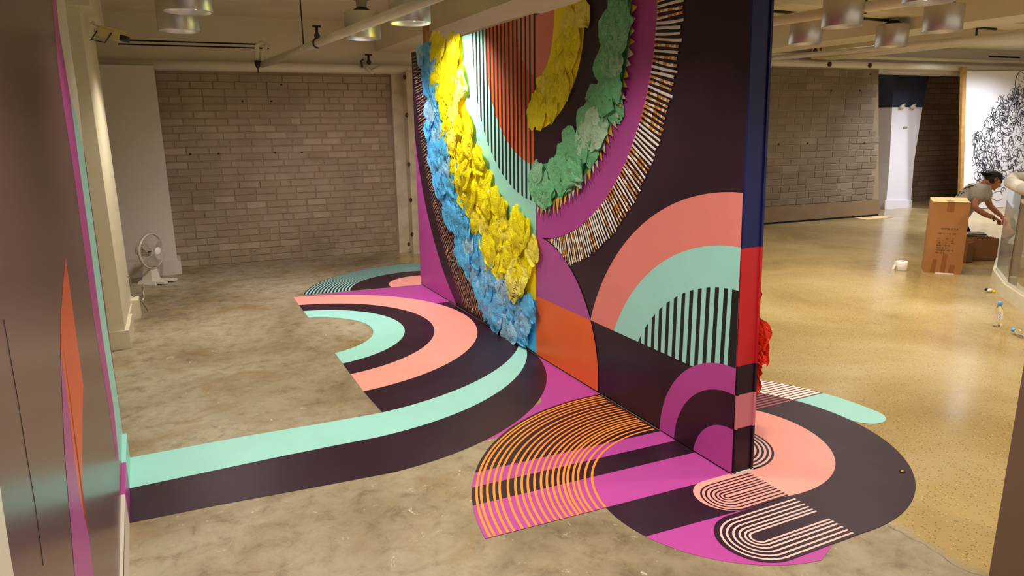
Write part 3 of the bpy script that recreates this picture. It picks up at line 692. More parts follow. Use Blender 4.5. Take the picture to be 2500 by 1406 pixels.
# printing that shows on some bags
from mathutils.bvhtree import BVHTree
bpy.context.view_layer.update()
bv_, bf_ = [], []
for o in mw.children:
    if o.name.startswith('plastic_bag'):
        k0 = len(bv_); bv_ += [o.matrix_world @ v.co for v in o.data.vertices]; bf_ += [tuple(k0+i for i in p.vertices) for p in o.data.polygons]
BAGS = BVHTree.FromPolygons(bv_, bf_)
def bagtext(txt, size, px, py, rot, m):
    h = BAGS.ray_cast(CAM, ray(px, py).normalized())
    if not h[0]: return
    me = textmesh(txt, size); me.materials.append(m); o = link('printed_text', me, mw)
    nrm = (Vector((-1, 0, 0))*2+(h[1] if h[1].dot(ray(px, py)) < 0 else -h[1])).normalized()
    Y = (Vector((0, 0, 1))-nrm*nrm.z).normalized(); X = Y.cross(nrm)
    o.matrix_local = Matrix.Translation(h[0]+nrm*.022-ORG[mw.name]) @ Matrix((X, Y, nrm)).transposed().to_4x4() @ Matrix.Rotation(radians(rot), 4, 'Z')
M_REDP = mat('red_print', (214, 50, 30), .5, .02)
for a in (('WO', .07, 1235, 684, 55, M_INK), ('DWW', .07, 1262, 716, 68, M_INK), ('ile', .06, 1138, 428, 45, M_INK), ('S', .07, 1142, 470, 60, M_INK), ('To', .05, 1196, 696, 10, M_INK), ('kp', .05, 1140, 550, -60, M_INK),
          ('O=', .06, 1133, 527, -70, M_INK), ('SL', .05, 1170, 505, -10, M_REDP), ('x.', .05, 1236, 634, 10, M_INK), ('S', .05, 1317, 215, 10, M_INK)): bagtext(*a)
# timber brace standing at the far end
br = tag(build(MB().box(2.42, 2.50, 6.97, 7.06, 2.12, ZC-.001), 'timber_brace', M_WOOD, None, (2.46, 7.0, 2.12)), 'pale timber stud rising from the mural top to the ceiling', 'post')

# ------------------------------------------------------------------ can lights
def can_mesh():
    body = MB(); R = .16; body.lathe([(R*.25, .232), (R*.98, .225), (R, .22), (R, .003), (R*.985, 0), (R*.95, 0), (R*.94, .05), (R*.9, .07)], n=36)
    rec = MB(); rec.lathe([(R*.94, .05), (R*.9, .07), (.001, .07)], n=30)
    ring_ = MB(); ring_.lathe([(R*.55, .222), (R*.58, .238), (R*.3, .262), (.045, .27)], n=24)
    neck = MB(); neck.lathe([(.045, .262), (.05, .32), (.06, .33), (.085, .335), (.085, .36), (.001, .362)], n=20); neck.tube([(0, 0, .36), (0, 0, .502)], .012, 8)
    bulbs = MB(); bulbs.lathe([(.001, .028), (.03, .034), (.036, .05), (.03, .07)], n=14)
    return body, rec, ring_, neck, bulbs
CM = None
def can(x, y, label, power=1, tint=LAMP_COL, aim=(0, 0), z=2.45, size=125):
    global CM
    t = thing('can_light', label, 'ceiling light', (x, y, z), 'drum ceiling lights')
    if CM is None:
        CM = []
        for mb, nm, m in zip(can_mesh(), ('drum', 'reflector', 'collar', 'neck', 'bulb'), (M_ALU, M_DARKCAN, M_DARKMETAL, M_GREYM, M_BULB)):
            me = bpy.data.meshes.new(nm); me.from_pydata(mb.v, [], mb.f); me.materials.append(m)
            for p, s in zip(me.polygons, mb.sm): p.use_smooth = s
            CM.append((nm, me))
    for nm, me in CM:
        if nm == 'bulb':
            for k in range(4): link(nm, me, t).location = (cos(pi/4+k*pi/2)*.075, sin(pi/4+k*pi/2)*.075, 0)
        else: link(nm, me, t)
    l = bpy.data.lights.new('spot', 'SPOT'); l.energy = LAMP_W*power; l.color = tint; l.spot_size = radians(size); l.spot_blend = .85; l.shadow_soft_size = .07
    o = link('lamp', l, t); o.location = (0, 0, -.01); o.rotation_euler = (radians(aim[1]), radians(aim[0]), 0)
    return t
cans = [(.17, 6.59, 'silver drum light third from front on the left row, lit on its face', 1.4, 0, 0), (.21, 5.51, 'dark drum light cut by the top edge above the bright one', .45, 0, 0),
        (1.68, 6.55, 'bright drum light behind the sloping pipe', 1.25, 0, 28), (1.78, 5.48, 'dark drum light above the blue fringe and timber stud', 1.3, -30, 8),
        (5.95, 5.41, 'drum light nearest the mural edge under the right pipe', 1, 0, 0), (5.19, 4.35, 'drum light partly hidden by the bright right pipe', 1.1, 0, 0),
        (7.08, 5.28, 'smallest silver drum light third from the mural on the right', 1, 0, 0), (6.34, 4.24, 'drum light with a blue sheen at far upper right', 1, 0, 0),
        (4.71, 3.27, 'drum light rim just showing at the top edge on the right', 1.2, 0, 0)]
for x, y, lb, pw, ax, ay in cans: can(x, y, lb, pw, aim=(ax, ay), tint=(.98, .9, 1) if ay > 20 else LAMP_COL)
for x, y, pw, wh in ((.25, 4.35, .22, 'over the straight mint band'), (1.2, 4.15, .9, 'over the plum arc beside the mural'), (.3, 3.2, .55, 'over the plum band end'), (1.5, 2.9, .8, 'over the orange fan'), (1.55, 1.5, 1.5, 'over the bare concrete in front of the fan'),
                 (.5, 1.2, 1.0, 'beside the glossy left wall'), (3.6, 1.9, .85, 'over the plum disc on the right floor'), (3.3, .4, .8, 'over the near right corner'), (5.9, 2.2, 1.2, 'over the standing water bottle'), (7.6, 3.0, 1, 'over the glass balustrade'),
                 (3.9, 5.6, .8, 'behind the mural wall')):
    can(x, y, 'drum light out of frame '+wh, pw)  # unseen drum lights added beyond the visible rows to light the room
# bare fill spots added at the ceiling to brighten the far bay
for x, y, pw in ((8.55, 6.6, .8), (11.5, 6.6, 3.0), (13.4, 6.9, 5.0), (13.5, 5.2, 1.4), (9.0, 3.6, .9), (12.2, 7.6, 1.6)):
    l = bpy.data.lights.new('far_bay_fill', 'SPOT'); l.energy = LAMP_W*pw; l.color = (.84, .88, 1) if x > 10 else LAMP_COL; l.spot_size = radians(150); l.spot_blend = .8; l.shadow_soft_size = .08
    link('far_bay_fill', l).location = (x, y, ZC-.02)

# ------------------------------------------------------------------ pipes and ceiling fittings
pz = MB(); pz.tube([wallpt(-.62, .13, 2.385), wallpt(3.3, .13, 2.385)], .055, 16)
t = tag(build(pz, 'wall_pipe', M_PIPE, None, wallpt(1, .13, 2.385)), 'thick cream pipe running along the bulkhead above the brick wall', 'pipe')
p0 = on(640, 158, (0, 1, 0), 8.72); p1 = on(930, 45, (0, 0, 1), 2.46); p2 = p0+(p1-p0)*1.6
sp = thing('sprinkler_pipe', 'sloping cream sprinkler pipe crossing in front of the left lights', 'pipe', p0)
build(MB().tube([p0, p2], .036, 14), 'pipe', M_PIPE, sp)
def along(px): 
    best = None
    for i in range(400):
        p = p0+(p2-p0)*i/399; d = p-CAM; x = 1250+FPX*d.dot(_R)/d.dot(_F)
        if best is None or abs(x-px) < best[0]: best = (abs(x-px), p)
    return best[1]
p = along(742); build(MB().tube([p+Vector((0, 0, .03)), Vector((p.x, p.y, ZC))], .006, 6), 'hanger_rod', M_DARKMETAL, sp)
hk = MB(); hk.tube([p+Vector((-.035, 0, -.02)), p+Vector((-.03, 0, .05)), p+Vector((0, 0, .085)), p+Vector((.03, 0, .05)), p+Vector((.035, 0, -.02))], .004, 6); build(hk, 'hanger_clip', M_PIPE, sp)
def valve(p, parent, s=1):
    mb = MB(); mb.tube([p, p+Vector((0, 0, .10*s))], .012*s, 8); mb.tube([p+Vector((-.035*s, 0, .10*s)), p+Vector((.035*s, 0, .10*s))], .009*s, 8); mb.lathe([(.02*s, .01*s), (.026*s, .03*s), (.014*s, .05*s)], p, 10)
    return build(mb, 'valve', M_DARKMETAL, parent)
p = along(775); valve(p+Vector((0, 0, .035)), sp, 1.1)
d_ = (p2-p0).normalized()
build(MB().tube([p+d_*.0+Vector((cos(a)*.042, 0, sin(a)*.042)) for a in [1.2+i*.45 for i in range(9)]], .008, 6), 'pipe_clamp', M_DARKMETAL, sp)
el = MB(); q = on(627, 112, (0, 1, 0), 8.7); b_ = on(628, 148, (0, 1, 0), 8.7); el.tube([p0, p0+Vector((.0, -.02, .12)), q+Vector((.12, 0, .02)), q+Vector((.05, 0, .03)), q, b_], .026, 10); build(el, 'elbow', M_PIPE, sp)
hd = MB(); hd.tube([b_, b_+Vector((0, 0, -.05)), b_+Vector((0, 0, -.08))], [.034, .03, .018], 10); hd.tube([b_+Vector((0, 0, -.08)), b_+Vector((0, 0, -.13))], .007, 6); hd.lathe([(.001, -.13), (.03, -.13), (.001, -.135)], b_, 10); build(hd, 'sprinkler_head', M_DARKMETAL, sp)
p = wallpt(2.36, .13, 2.435); valve(p, t, 1.2)
bk = MB(); q = on(905, 175, (WB, 1, 0), 9.268-.22); bk.tube([q+Vector((-.05, 0, .06)), q, q+Vector((.02, -.02, -.02))], .022, 8); bk.tube([q, q+Vector((.13, 0, .06))], .018, 8); build(bk, 'pipe_tee', M_PIPE, t)
bk = MB(); q = on(884, 155, (WB, 1, 0), 9.268-.2); bk.tube([q+Vector((.0, 0, -.05)), q+Vector((-.01, 0, .03)), q+Vector((.02, 0, .05))], .012, 6); build(bk, 'pipe_bracket', M_RUST, t)
rp = thing('ceiling_pipe', 'cream pipe with a bright lit stretch right of the mural top', 'pipe', (5.3, 4.4, 2.6))
a0 = fl(1880, 53, 2.6); a1 = fl(2200, 4, 2.6); a2 = a0+(a1-a0)*2; a0 = a0-(a1-a0)*.8
build(MB().tube([a0, a2], .045, 14), 'pipe', M_PIPE, rp)
q = fl(2108, 18, 2.6); build(MB().lathe([(.05, -.02), (.054, -.02), (.054, .02), (.05, .02)], q, 16, M=(a2-a0).to_track_quat('Z', 'X').to_matrix()), 'pipe_clamp', M_DARKMETAL, rp); build(MB().tube([q+Vector((.03, 0, .04)), Vector((q.x+.03, q.y, ZC))], .008, 6), 'hanger_rod', M_DARKMETAL, rp)
cp = thing('long_pipe', 'thin cream pipe on hangers under the right ceiling beams', 'pipe', (8.2, 6, 2.6))
a0 = fl(1874, 143, 2.58); a1 = fl(2500, 84, 2.58); build(MB().tube([a0-(a1-a0)*.3, a1+(a1-a0)*.3], .036, 12), 'pipe', M_PIPE, cp)
for px, py in ((2003, 130), (2382, 95)):
    q = fl(px, py, 2.6); build(MB().tube([q, Vector((q.x, q.y, ZC))], .012, 6), 'hanger_rod', M_DARKMETAL, cp)
valve(fl(1990, 131, 2.615), cp, 1.3)
wp = MB(); wp.tube([wallpt(5, .13, 2.60), wallpt(16.2, .13, 2.62)], .058, 14)
wp = tag(build(wp, 'far_wall_pipe', M_PIPE, None, wallpt(9, .13, 2.6)), 'thick pale pipe along the top of the right brick wall', 'pipe')
build(MB().tube([wallpt(5, .12, 2.72), wallpt(16.2, .12, 2.75)], .034, 10), 'upper_pipe', M_PIPE, wp)
for x in (9.9, 10.8): q = wallpt(x, .2, 2.6); build(MB().ball(q, (.04, .03, .04), 8, 6), 'pipe_fitting', M_RUST, wp)
for y in (5.48, 6.57):
    tag(build(MB().tube([(-1, y, ZC-.012), (2.4, y, ZC-.012)], .012, 6), 'ceiling_conduit', M_PIPE, None, (0, y, ZC-.012)), 'thin conduit on the ceiling over the %s lights left of the mural' % ('nearer' if y < 6 else 'farther'), 'conduit')
for (x0, x1, y, lb) in ((4.4, 8, 4.3, 'nearer'), (4.4, 9, 5.35, 'farther')):
    z = ZC-.012 if y < 5 else 2.728
    tag(build(MB().tube([(x0, y, z), (x1, y, z)], .014, 6), 'ceiling_conduit', M_DARKMETAL, None, (x0, y, z)), 'dark conduit over the %s lights right of the mural' % lb, 'conduit')
tag(build(wbox(MB(), 14.0, 14.9, .02, .024, 2.83, 2.86), 'slot_diffuser', M_SLOT, None, wallpt(14, .02, 2.8)), 'short black slot in the wall high above the ink drawing', 'vent')
# security camera
q = on(262, 82, (0, 1, 0), 6.3); cc = thing('security_camera', 'old yellowed bullet camera on the left column top', 'camera', q)
Mx = Vector((.93, -.2, -.25)).normalized().to_track_quat('X', 'Z').to_matrix()
def obox(mb, c, M, sx_, sy_, sz_): return mb.hexa([c+M @ Vector(v) for v in ((-sx_, -sy_, -sz_), (sx_, -sy_, -sz_), (sx_, sy_, -sz_), (-sx_, sy_, -sz_), (-sx_, -sy_, sz_), (sx_, -sy_, sz_), (sx_, sy_, sz_), (-sx_, sy_, sz_))])
mcam = mat('yellowed_plastic', (206, 188, 120), .5, .08)
mb = MB(); obox(mb, q+Mx @ Vector((.02, 0, 0)), Mx, .07, .035, .033); obox(mb, q+Mx @ Vector((.03, 0, .04)), Mx, .09, .04, .006); build(mb, 'housing', mcam, cc)
build(MB().tube([q+Mx @ Vector((.09, 0, -.005)), q+Mx @ Vector((.15, 0, -.005))], .024, 12), 'lens', M_DARKMETAL, cc)
build(MB().tube([q+Mx @ Vector((-.04, 0, .02)), q+Vector((-.10, .0, .06)), Vector((-.41, q.y, q.z+.08))], .014, 8), 'bracket', M_CREAM, cc)
build(MB().tube([q+Mx @ Vector((-.07, 0, 0)), q+Vector((-.11, -.03, -.05)), q+Vector((-.02, -.05, -.07)), q+Vector((.03, -.05, 0))], .005, 6), 'cable', M_DARKMETAL, cc)

# ------------------------------------------------------------------ desk fan
g = fl(379, 690); g.z = 0
fan_ = thing('desk_fan', 'white desk fan on the floor by the white pilaster', 'fan', g)
ax = Vector((.80, -.60, 0)).normalized(); sd = Vector((ax.y, -ax.x, 0))*-1
base = MB(); base.hexa([g+ax*a+sd*b+Vector((0, 0, z)) for z, s in ((0, 1), (.035, .85)) for a, b in ((-.15*s, -.10*s), (.10*s, -.12*s), (.10*s, .12*s), (-.15*s, .10*s))]); 
ft = [g+ax*.09+sd*-.10, g+ax*.2+sd*-.11, g+ax*.2+sd*-.05, g+ax*.09+sd*-.02]; base.hexa([p+Vector((0, 0, .012)) for p in ft]+[p+Vector((0, 0, .035)) for p in ft])
ft = [g+ax*.09+sd*.10, g+ax*.2+sd*.11, g+ax*.2+sd*.05, g+ax*.09+sd*.02]; base.hexa([p+Vector((0, 0, .012)) for p in reversed(ft)]+[p+Vector((0, 0, .035)) for p in reversed(ft)])
build(base, 'base', M_PLASTIC, fan_)
nk = MB(); nk.hexa([g+ax*a+sd*b+Vector((0, 0, z)) for z, s in ((.03, 1), (.27, .5)) for a, b in ((-.08*s-.03, -.07*s), (.05*s-.03, -.07*s), (.05*s-.03, .07*s), (-.08*s-.03, .07*s))]); build(nk, 'neck', M_PLASTIC, fan_)
hc = g+Vector((0, 0, .36)); Mf = ax.to_track_quat('Z', 'Y').to_matrix()
build(MB().lathe([(.001, -.17), (.05, -.165), (.06, -.14), (.06, -.04), (.03, -.02)], hc, 20, M=Mf), 'motor', M_PLASTIC, fan_)
build(MB().lathe([(.185, -.012), (.195, -.012), (.195, .018), (.185, .018), (.185, -.012)], hc, 40, M=Mf), 'guard_rim', M_PLASTIC, fan_)
gw = MB()
for k in range(40):
    a = 2*pi*k/40; e = Vector((cos(a), sin(a), 0))
    gw.tube([hc+Mf @ (e*.035+Vector((0, 0, .085))), hc+Mf @ (e*.12+Vector((0, 0, .07))), hc+Mf @ (e*.19+Vector((0, 0, .01)))], .0014, 4)
    gw.tube([hc+Mf @ (e*.05+Vector((0, 0, -.05))), hc+Mf @ (e*.13+Vector((0, 0, -.045))), hc+Mf @ (e*.19+Vector((0, 0, -.0)))], .0014, 4)
o = build(gw, 'guard_wires', M_PLASTIC, fan_); o['kind'] = 'stuff'
build(MB().lathe([(.001, .094), (.03, .094), (.046, .088), (.046, .08), (.001, .08)], hc, 24, M=Mf), 'badge', M_PAPER, fan_)
for k in range(3):
    a0 = k*2*pi/3+.4; mb = MB(); vs_ = []
    for i in range(7):
        r = .03+.145*i/6; wd = .16+.34*sin(pi*min(1, .25+i/6*.6))
        for j in range(5): a = a0+(j/4-.5)*wd*2; vs_.append(hc+Mf @ Vector((cos(a)*r, sin(a)*r, .02+.03*(j/4-.5))))
    mb.add(vs_, [(i*5+j, i*5+j+1, (i+1)*5+j+1, (i+1)*5+j) for i in range(6) for j in range(4)], 0, True); build(mb, 'blade', mat('fan_blade', (170, 160, 140), .3, .02) if k == 0 else bpy.data.materials['fan_blade'], fan_)
cr = MB(); pts = [fl(349, 694, .02), fl(352, 705, .006), fl(350, 716, .006), fl(352, 724, .006), fl(349, 733, .006)]; cr.tube(pts, .006, 6)
build(cr, 'flex', M_PLASTIC, fan_)
cr = MB(); cr.tube([Vector((-.468, 6.9, .40)), Vector((-.462, 6.98, .40)), Vector((-.455, 7.1, .18)), Vector((-.39, 7.17, .1)), Vector((-.36, 7.2, .007))], .006, 6)
tag(build(cr, 'power_cord', M_GREYM, None, (-.36, 7.2, 0)), 'grey power cord hanging from a socket on the left column', 'cord')

# ------------------------------------------------------------------ things on the right floor
# tall carton
c0, c1 = fl(2256, 665), fl(2346, 671); dx = (c1-c0); dxn = dx.normalized(); dyn = Vector((-dxn.y, dxn.x, 0)); W_ = dx.length; D_ = .30; H_ = .80
bx = thing('tall_carton', 'tall taped brown carton standing upright in front of the kneeling person', 'box', (c0+c1)/2)
body = MB().hexa([c0, c1, c1+dyn*D_, c0+dyn*D_]+[p+Vector((0, 0, H_)) for p in (c0, c1, c1+dyn*D_, c0+dyn*D_)]); build(body, 'body', M_CARD, bx)
def face(u, v, o=.002): return c0+dx*u+Vector((0, 0, v*H_))-dyn*o
tp = MB(); u0 = Vector((0, 0, H_+.002))
tp.hexa([c0-dyn*.004+u0, c1-dyn*.004+u0, c1+dyn*.147+u0, c0+dyn*.147+u0]+[p+u0+Vector((0, 0, .004)) for p in (c0-dyn*.004, c1-dyn*.004, c1+dyn*.147, c0+dyn*.147)]); build(tp, 'flap', M_CARDTOP, bx)
tp = MB(); tp.hexa([c0+dyn*.152+u0, c1+dyn*.152+u0, c1+dyn*.30+u0, c0+dyn*.30+u0]+[p+u0+Vector((0, 0, .006+(.02 if i > 1 else 0))) for i, p in enumerate((c0+dyn*.152, c1+dyn*.152, c1+dyn*.30, c0+dyn*.30))]); build(tp, 'flap', M_CARDTOP, bx)
for (ua, ub, va, vb, sk) in ((.40, .58, .87, .995, 0), (.15, .27, .01, .20, .04), (.42, .55, .01, .28, .03), (.64, .78, .01, .13, .03)):
    build(MB().quad(face(ua, va), face(ub, va), face(ub+sk, vb), face(ua+sk, vb)), 'tape', M_TAPE, bx)
build(MB().quad(face(.40, .995)+Vector((0, 0, .01)), face(.58, .995)+Vector((0, 0, .01)), face(.6, .995)+dyn*.2+Vector((0, 0, .012)), face(.38, .995)+dyn*.2+Vector((0, 0, .012))), 'tape', M_TAPE, bx)
build(MB().hexa([face(.30, .0, .012), face(.80, 0, .012), face(.80, 0, .002), face(.30, 0, .002), face(.30, .012, .012), face(.80, .012, .012), face(.80, .012, .002), face(.30, .012, .002)]), 'tape', M_PAPER, bx)
pr = MB(); rl = random.Random(4)
def printline(u0, u1, v, h, word=.05):
    u = u0
    while u < u1:
        wl_ = rl.uniform(.012, .022)
        if rl.random() < .14: u += .025; continue
        k = rl.random(); t_ = .004
        a, b = face(u, v-h/2), face(u+wl_*.75, v+h/2); P = lambda x, y: face(u+wl_*.75*x, v+h*(y-.5))
        def seg(x0, y0, x1, y1): pr.quad(P(x0, y0), P(x1, y0), P(x1, y1), P(x0, y1))
        seg(0, 0, .3, 1)
        if k < .6: seg(.3, .8, 1, 1)
        if k > .3: seg(.3, 0, 1, .2)
        if .2 < k < .8: seg(.7, 0, 1, 1)
        if k > .5: seg(.3, .42, .8, .58)
        u += wl_
for a in ((.27, .62, .635, .022), (.66, .76, .635, .022), (.25, .57, .565, .018), (.61, .72, .565, .018), (.24, .31, .50, .017), (.46, .53, .50, .017), (.62, .68, .50, .017), (.24, .30, .465, .017), (.62, .68, .465, .017), (.24, .33, .435, .017), (.47, .52, .435, .017), (.62, .70, .435, .017),
          (.24, .36, .40, .017), (.41, .62, .40, .017), (.24, .44, .365, .017), (.49, .53, .365, .017), (.24, .72, .33, .017), (.24, .50, .295, .017)): printline(*a)
build(pr, 'printed_text', M_BROWNPRINT, bx)
# low open cartons behind it
def carton(name, label, a, b, depth, h, m, zig=True):
    a, b = Vector(a), Vector(b); ex = (b-a); en = Vector((-ex.y, ex.x, 0)).normalized()
    t = thing(name, label, 'box', (a+b)/2)
    def wall(p, q, nm):
        mb = MB(); n = 12; nrm = Vector((-(q-p).y, (q-p).x, 0)).normalized()*.006
        top = [h+((.016*abs(sin(i*pi/2.0))) if zig else 0) for i in range(n+1)]
        vs_ = [p+(q-p)*i/n for i in range(n+1)]; V = [v+Vector((0, 0, .001)) for v in vs_]+[v+Vector((0, 0, top[i])) for i, v in enumerate(vs_)]
        V += [v+nrm for v in V]; k = n+1; m2 = 2*k
        fs = [(i, i+1, k+i+1, k+i) for i in range(n)]+[(m2+i+1, m2+i, m2+k+i, m2+k+i+1) for i in range(n)]+[(k+i, k+i+1, m2+k+i+1, m2+k+i) for i in range(n)]
        mb.add(V, fs); build(mb, nm, m, t)
    wall(a, b, 'side_panel'); wall(a+en*depth, b+en*depth, 'side_panel'); wall(a, a+en*depth, 'end_panel'); wall(b, b+en*depth, 'end_panel')
    build(MB().hexa([a+Vector((0, 0, .001)), b+Vector((0, 0, .001)), b+en*depth+Vector((0, 0, .001)), a+en*depth+Vector((0, 0, .001)), a+Vector((0, 0, .01)), b+Vector((0, 0, .01)), b+en*depth+Vector((0, 0, .01)), a+en*depth+Vector((0, 0, .01))]), 'bottom_panel', m, t)
    return t
ca, cb_ = fl(2372, 637), fl(2432, 635.5)
carton('open_carton', 'low brown carton with a scalloped torn rim in front of the kneeling person', ca, cb_, .16, .26, M_CARD2)
en_ = Vector((-(cb_-ca).y, (cb_-ca).x, 0)).normalized()
carton('open_carton', 'second low brown carton right behind the scalloped one, under the hands', ca+en_*.2, cb_+en_*.2, .16, .25, M_CARD2)
carton('open_carton', 'narrow upright cardboard offcut tucked beside the tall carton', fl(2358, 643), fl(2370, 640)+Vector((.02, 0, 0)), .12, .24, M_CARD2, True)
stk = fl(2412, 600); stk = dep(2418, 532, 8.75); stk.z = 0
nw = thing('newspaper_stack', 'small stack of papers lying on the second low carton', 'paper', ca+(cb_-ca)*.62+en_*.28+Vector((0, 0, .268)))
for i in range(4):
    o_ = ORG[nw.name]; mb = MB(); mb.box(o_.x-.14+.01*i, o_.x+.14-.015*i, o_.y-.06, o_.y+.07-.01*i, o_.z+.011*i, o_.z+.01+.011*i, rz=-.5+.05*i, c=(o_.x, o_.y)); build(mb, 'sheet', [M_GREYM, M_DARKMETAL, M_PAPER, M_GREYM][i], nw)
tag(build(MB().box(-.33, .33, -.12, .12, .001, .007, rz=-.06), 'cardboard_sheet', M_CARDTOP, None, None), 'flat pale cardboard sheet on the floor below the right brick wall', 'cardboard').location = fl(2133, 532)
# toilet roll
q = fl(2200, 659); tr = thing('paper_roll', 'white paper roll standing on the shiny floor left of the tall carton', 'paper roll', q)
build(MB().lathe([(.024, .001), (.058, .001), (.06, .004), (.06, .10), (.057, .104), (.024, .104), (.022, .1), (.022, .004)], q, 28), 'roll', M_PAPER, tr)
build(MB().lathe([(.0235, .002), (.0235, .106), (.021, .106), (.021, .002)], q, 20), 'core', M_CARD2, tr)
tl = MB(); e1 = -_R; tl.add([q+e1*.058+Vector((0, 0, .10)), q+e1*.062+Vector((0, 0, .06)), q+e1*.088+Vector((0, 0, .003)), q+e1*.07+Vector((.02, .06, .003)), q+e1*.055+Vector((.02, .05, .06)), q+e1*.05+Vector((.02, .05, .10))], [(0, 1, 4, 5), (1, 2, 3, 4)]); build(tl, 'loose_sheet', M_PAPER, tr)
# bottles
def bottle(name, label, q, M=None):
    t = thing(name, label, 'bottle', q); M = M or Matrix.Identity(3)
    build(MB().lathe([(.001, .004), (.026, .003), (.032, .012), (.032, .06), (.030, .065), (.032, .07), (.032, .13), (.030, .145), (.016, .17), (.0135, .178), (.0135, .19), (.001, .19)], q, 24, M=M), 'body', M_PET, t)
    build(MB().lathe([(.001, .215), (.012, .214), (.017, .205), (.0175, .185), (.015, .18), (.014, .178)], q, 18, M=M), 'cap', M_BLUECAP, t)
    lb = MB()
    for i in range(6):
        a0 = 3.6+i*.16; vs_ = [q+M @ Vector((cos(a)*.0328, sin(a)*.0328, z)) for a, z in ((a0, .06), (a0+.16, .06), (a0+.16, .135), (a0, .135))]; lb.add(vs_, [(0, 1, 2, 3)])
    build(lb, 'label', M_PAPER, t)
    pr = MB()
    for i in range(9):
        z = .062+i*.008; a0 = 3.85+.1*sin(i*2.1); vs_ = [q+M @ Vector((cos(a)*.0331, sin(a)*.0331, zz)) for a, zz in ((a0, z), (a0+.22, z+.002), (a0+.2, z+.006), (a0+.02, z+.0045))]; pr.add(vs_, [(0, 1, 2, 3)])
    build(pr, 'printed_text', M_INK, t); return t
bottle('water_bottle', 'clear water bottle with a blue cap standing on the shiny floor', fl(2433, 797)+Vector((0, 0, .001)))
q = fl(2472, 815)+Vector((0, 0, .034)); dr = (fl(2520, 833)-fl(2472, 815)); dr.z = 0; dr.normalize()
bottle('water_bottle', 'clear water bottle with a blue cap lying on its side at the right edge', q+dr*.20, (-dr).to_track_quat('Z', 'Y').to_matrix())
q = fl(2430, 713); wr_ = thing('crumpled_wrapper', 'tiny crumpled wrapper on the floor by the glass kerb', 'litter', q)
q = q-Vector((.06, -.02, 0)); build(MB().ball(q+Vector((0, 0, .02)), (.035, .02, .02), 8, 5), 'paper', M_PAPER, wr_); build(MB().ball(q+Vector((.02, -.03, .012)), .014, 8, 5), 'yellow_end', PAINT['yellowbase'], wr_); build(MB().ball(q+Vector((-.03, .02, .03)), (.02, .012, .015), 8, 5), 'dark_end', M_DARKMETAL, wr_)
q = fl(2203, 1152); fc = thing('metal_stud', 'small dark metal stud on the plum painted floor at right', 'fitting', q+Vector((0, 0, .003)))
build(MB().lathe([(.014, .003), (.013, .008), (.001, .010)], q, 12), 'cap', M_DARKMETAL, fc); build(MB().ball(q+Vector((-.008, -.003, .008)), (.010, .005, .004), 8, 5), 'rim', M_FOILG, fc)
# glass balustrade
K2 = Vector((7.76, 4.31, 0)); K1 = Vector((8.46, 4.68, 0)); K0 = Vector((9.5, 4.72, 0)); KB = Vector((7.13, 3.84, 0)); K3 = Vector((6.0, 2.70, 0)); K4 = Vector((6.2, .6, 0))
bal = thing('glass_balustrade', 'faceted glass balustrade with cream handrail and pale kerb at the right edge', 'balustrade', K2)
inw = [Vector((.04, -1, 0)), Vector((.27, -.95, 0)), Vector((.55, -.84, 0)), Vector((.67, -.74, 0)), Vector((.9, -.3, 0)), Vector((1, .1, 0))]
def offs(p, i, d): return p+inw[i].normalized()*d
chain = [K0, K1, K2, KB, K3, K4]
for i in range(5):
    a, b = chain[i], chain[i+1]
    def P(d, z): return [offs(a, i, d[0])+Vector((0, 0, z)), offs(b, i+1, d[0])+Vector((0, 0, z)), offs(b, i+1, d[1])+Vector((0, 0, z)), offs(a, i, d[1])+Vector((0, 0, z))]
    build(MB().hexa(P((0, .16), .0)+P((0.01, .15), .125)), 'kerb', M_KERB, bal)
    build(MB().hexa(P((.03, .06), .125)+P((.03, .06), .145)), 'glazing_channel', M_RAIL, bal)
    build(MB().hexa(P((.04, .052), .145)+P((.04, .052), 1.0)), 'glass_pane', M_GLASS, bal)
    pa = offs(a, i, .05)+Vector((0, 0, 1.045)); pb_ = offs(b, i+1, .05)+Vector((0, 0, 1.045)); build(MB().tube([pa, pb_], .06, 14).ball(pb_, .06, 12, 8), 'handrail', M_RAIL, bal)
pp = K2+(K3-K2)*.10
for f in (.0, .95):
    p = KB+(K3-KB)*f+inw[3].normalized()*.085; build(MB().box(p.x-.03, p.x+.03, p.y-.03, p.y+.03, .125, 1.0, rz=.8, c=(p.x, p.y)), 'post', M_GREYM, bal)
# art board and its timber upright
aA = wallpt(14.0, .25, 0); aB = wallpt(16.0, .25, 0); 
def AP(px, py, o=0): n = Vector((aB-aA).cross(Vector((0, 0, 1)))).normalized(); return on(px, py, n, n.dot(aA))+n*o
nA = Vector((aB-aA).cross(Vector((0, 0, 1)))).normalized()
q = AP(2354, 500); ab = thing('ink_drawing_board', 'large white board with a black ink drawing of curls and faces', 'artwork', Vector((q.x, q.y, 0)))
cs = [AP(2349, 511), AP(2560, 500), AP(2560, 172), AP(2359, 174)]
build(MB().hexa([cs[0]-nA*.03, cs[1]-nA*.03, cs[1], cs[0], cs[3]-nA*.03, cs[2]-nA*.03, cs[2], cs[3]][:0] or [cs[0], cs[1], cs[1]-nA*.03, cs[0]-nA*.03, cs[3], cs[2], cs[2]-nA*.03, cs[3]-nA*.03]), 'board', M_BOARD, ab)
wd_ = [AP(2341, 512), AP(2348.4, 512), AP(2357.6, 163), AP(2348, 163)]
tag(build(MB().hexa([wd_[0]+nA*.02, wd_[1]+nA*.02, wd_[1]-nA*.03, wd_[0]-nA*.03, wd_[3]+nA*.02, wd_[2]+nA*.02, wd_[2]-nA*.03, wd_[3]-nA*.03]), 'timber_upright', M_WOOD, None, wd_[0]), 'tall timber upright at the left edge of the ink drawing board', 'post')
ink = MB(); ri = random.Random(21)
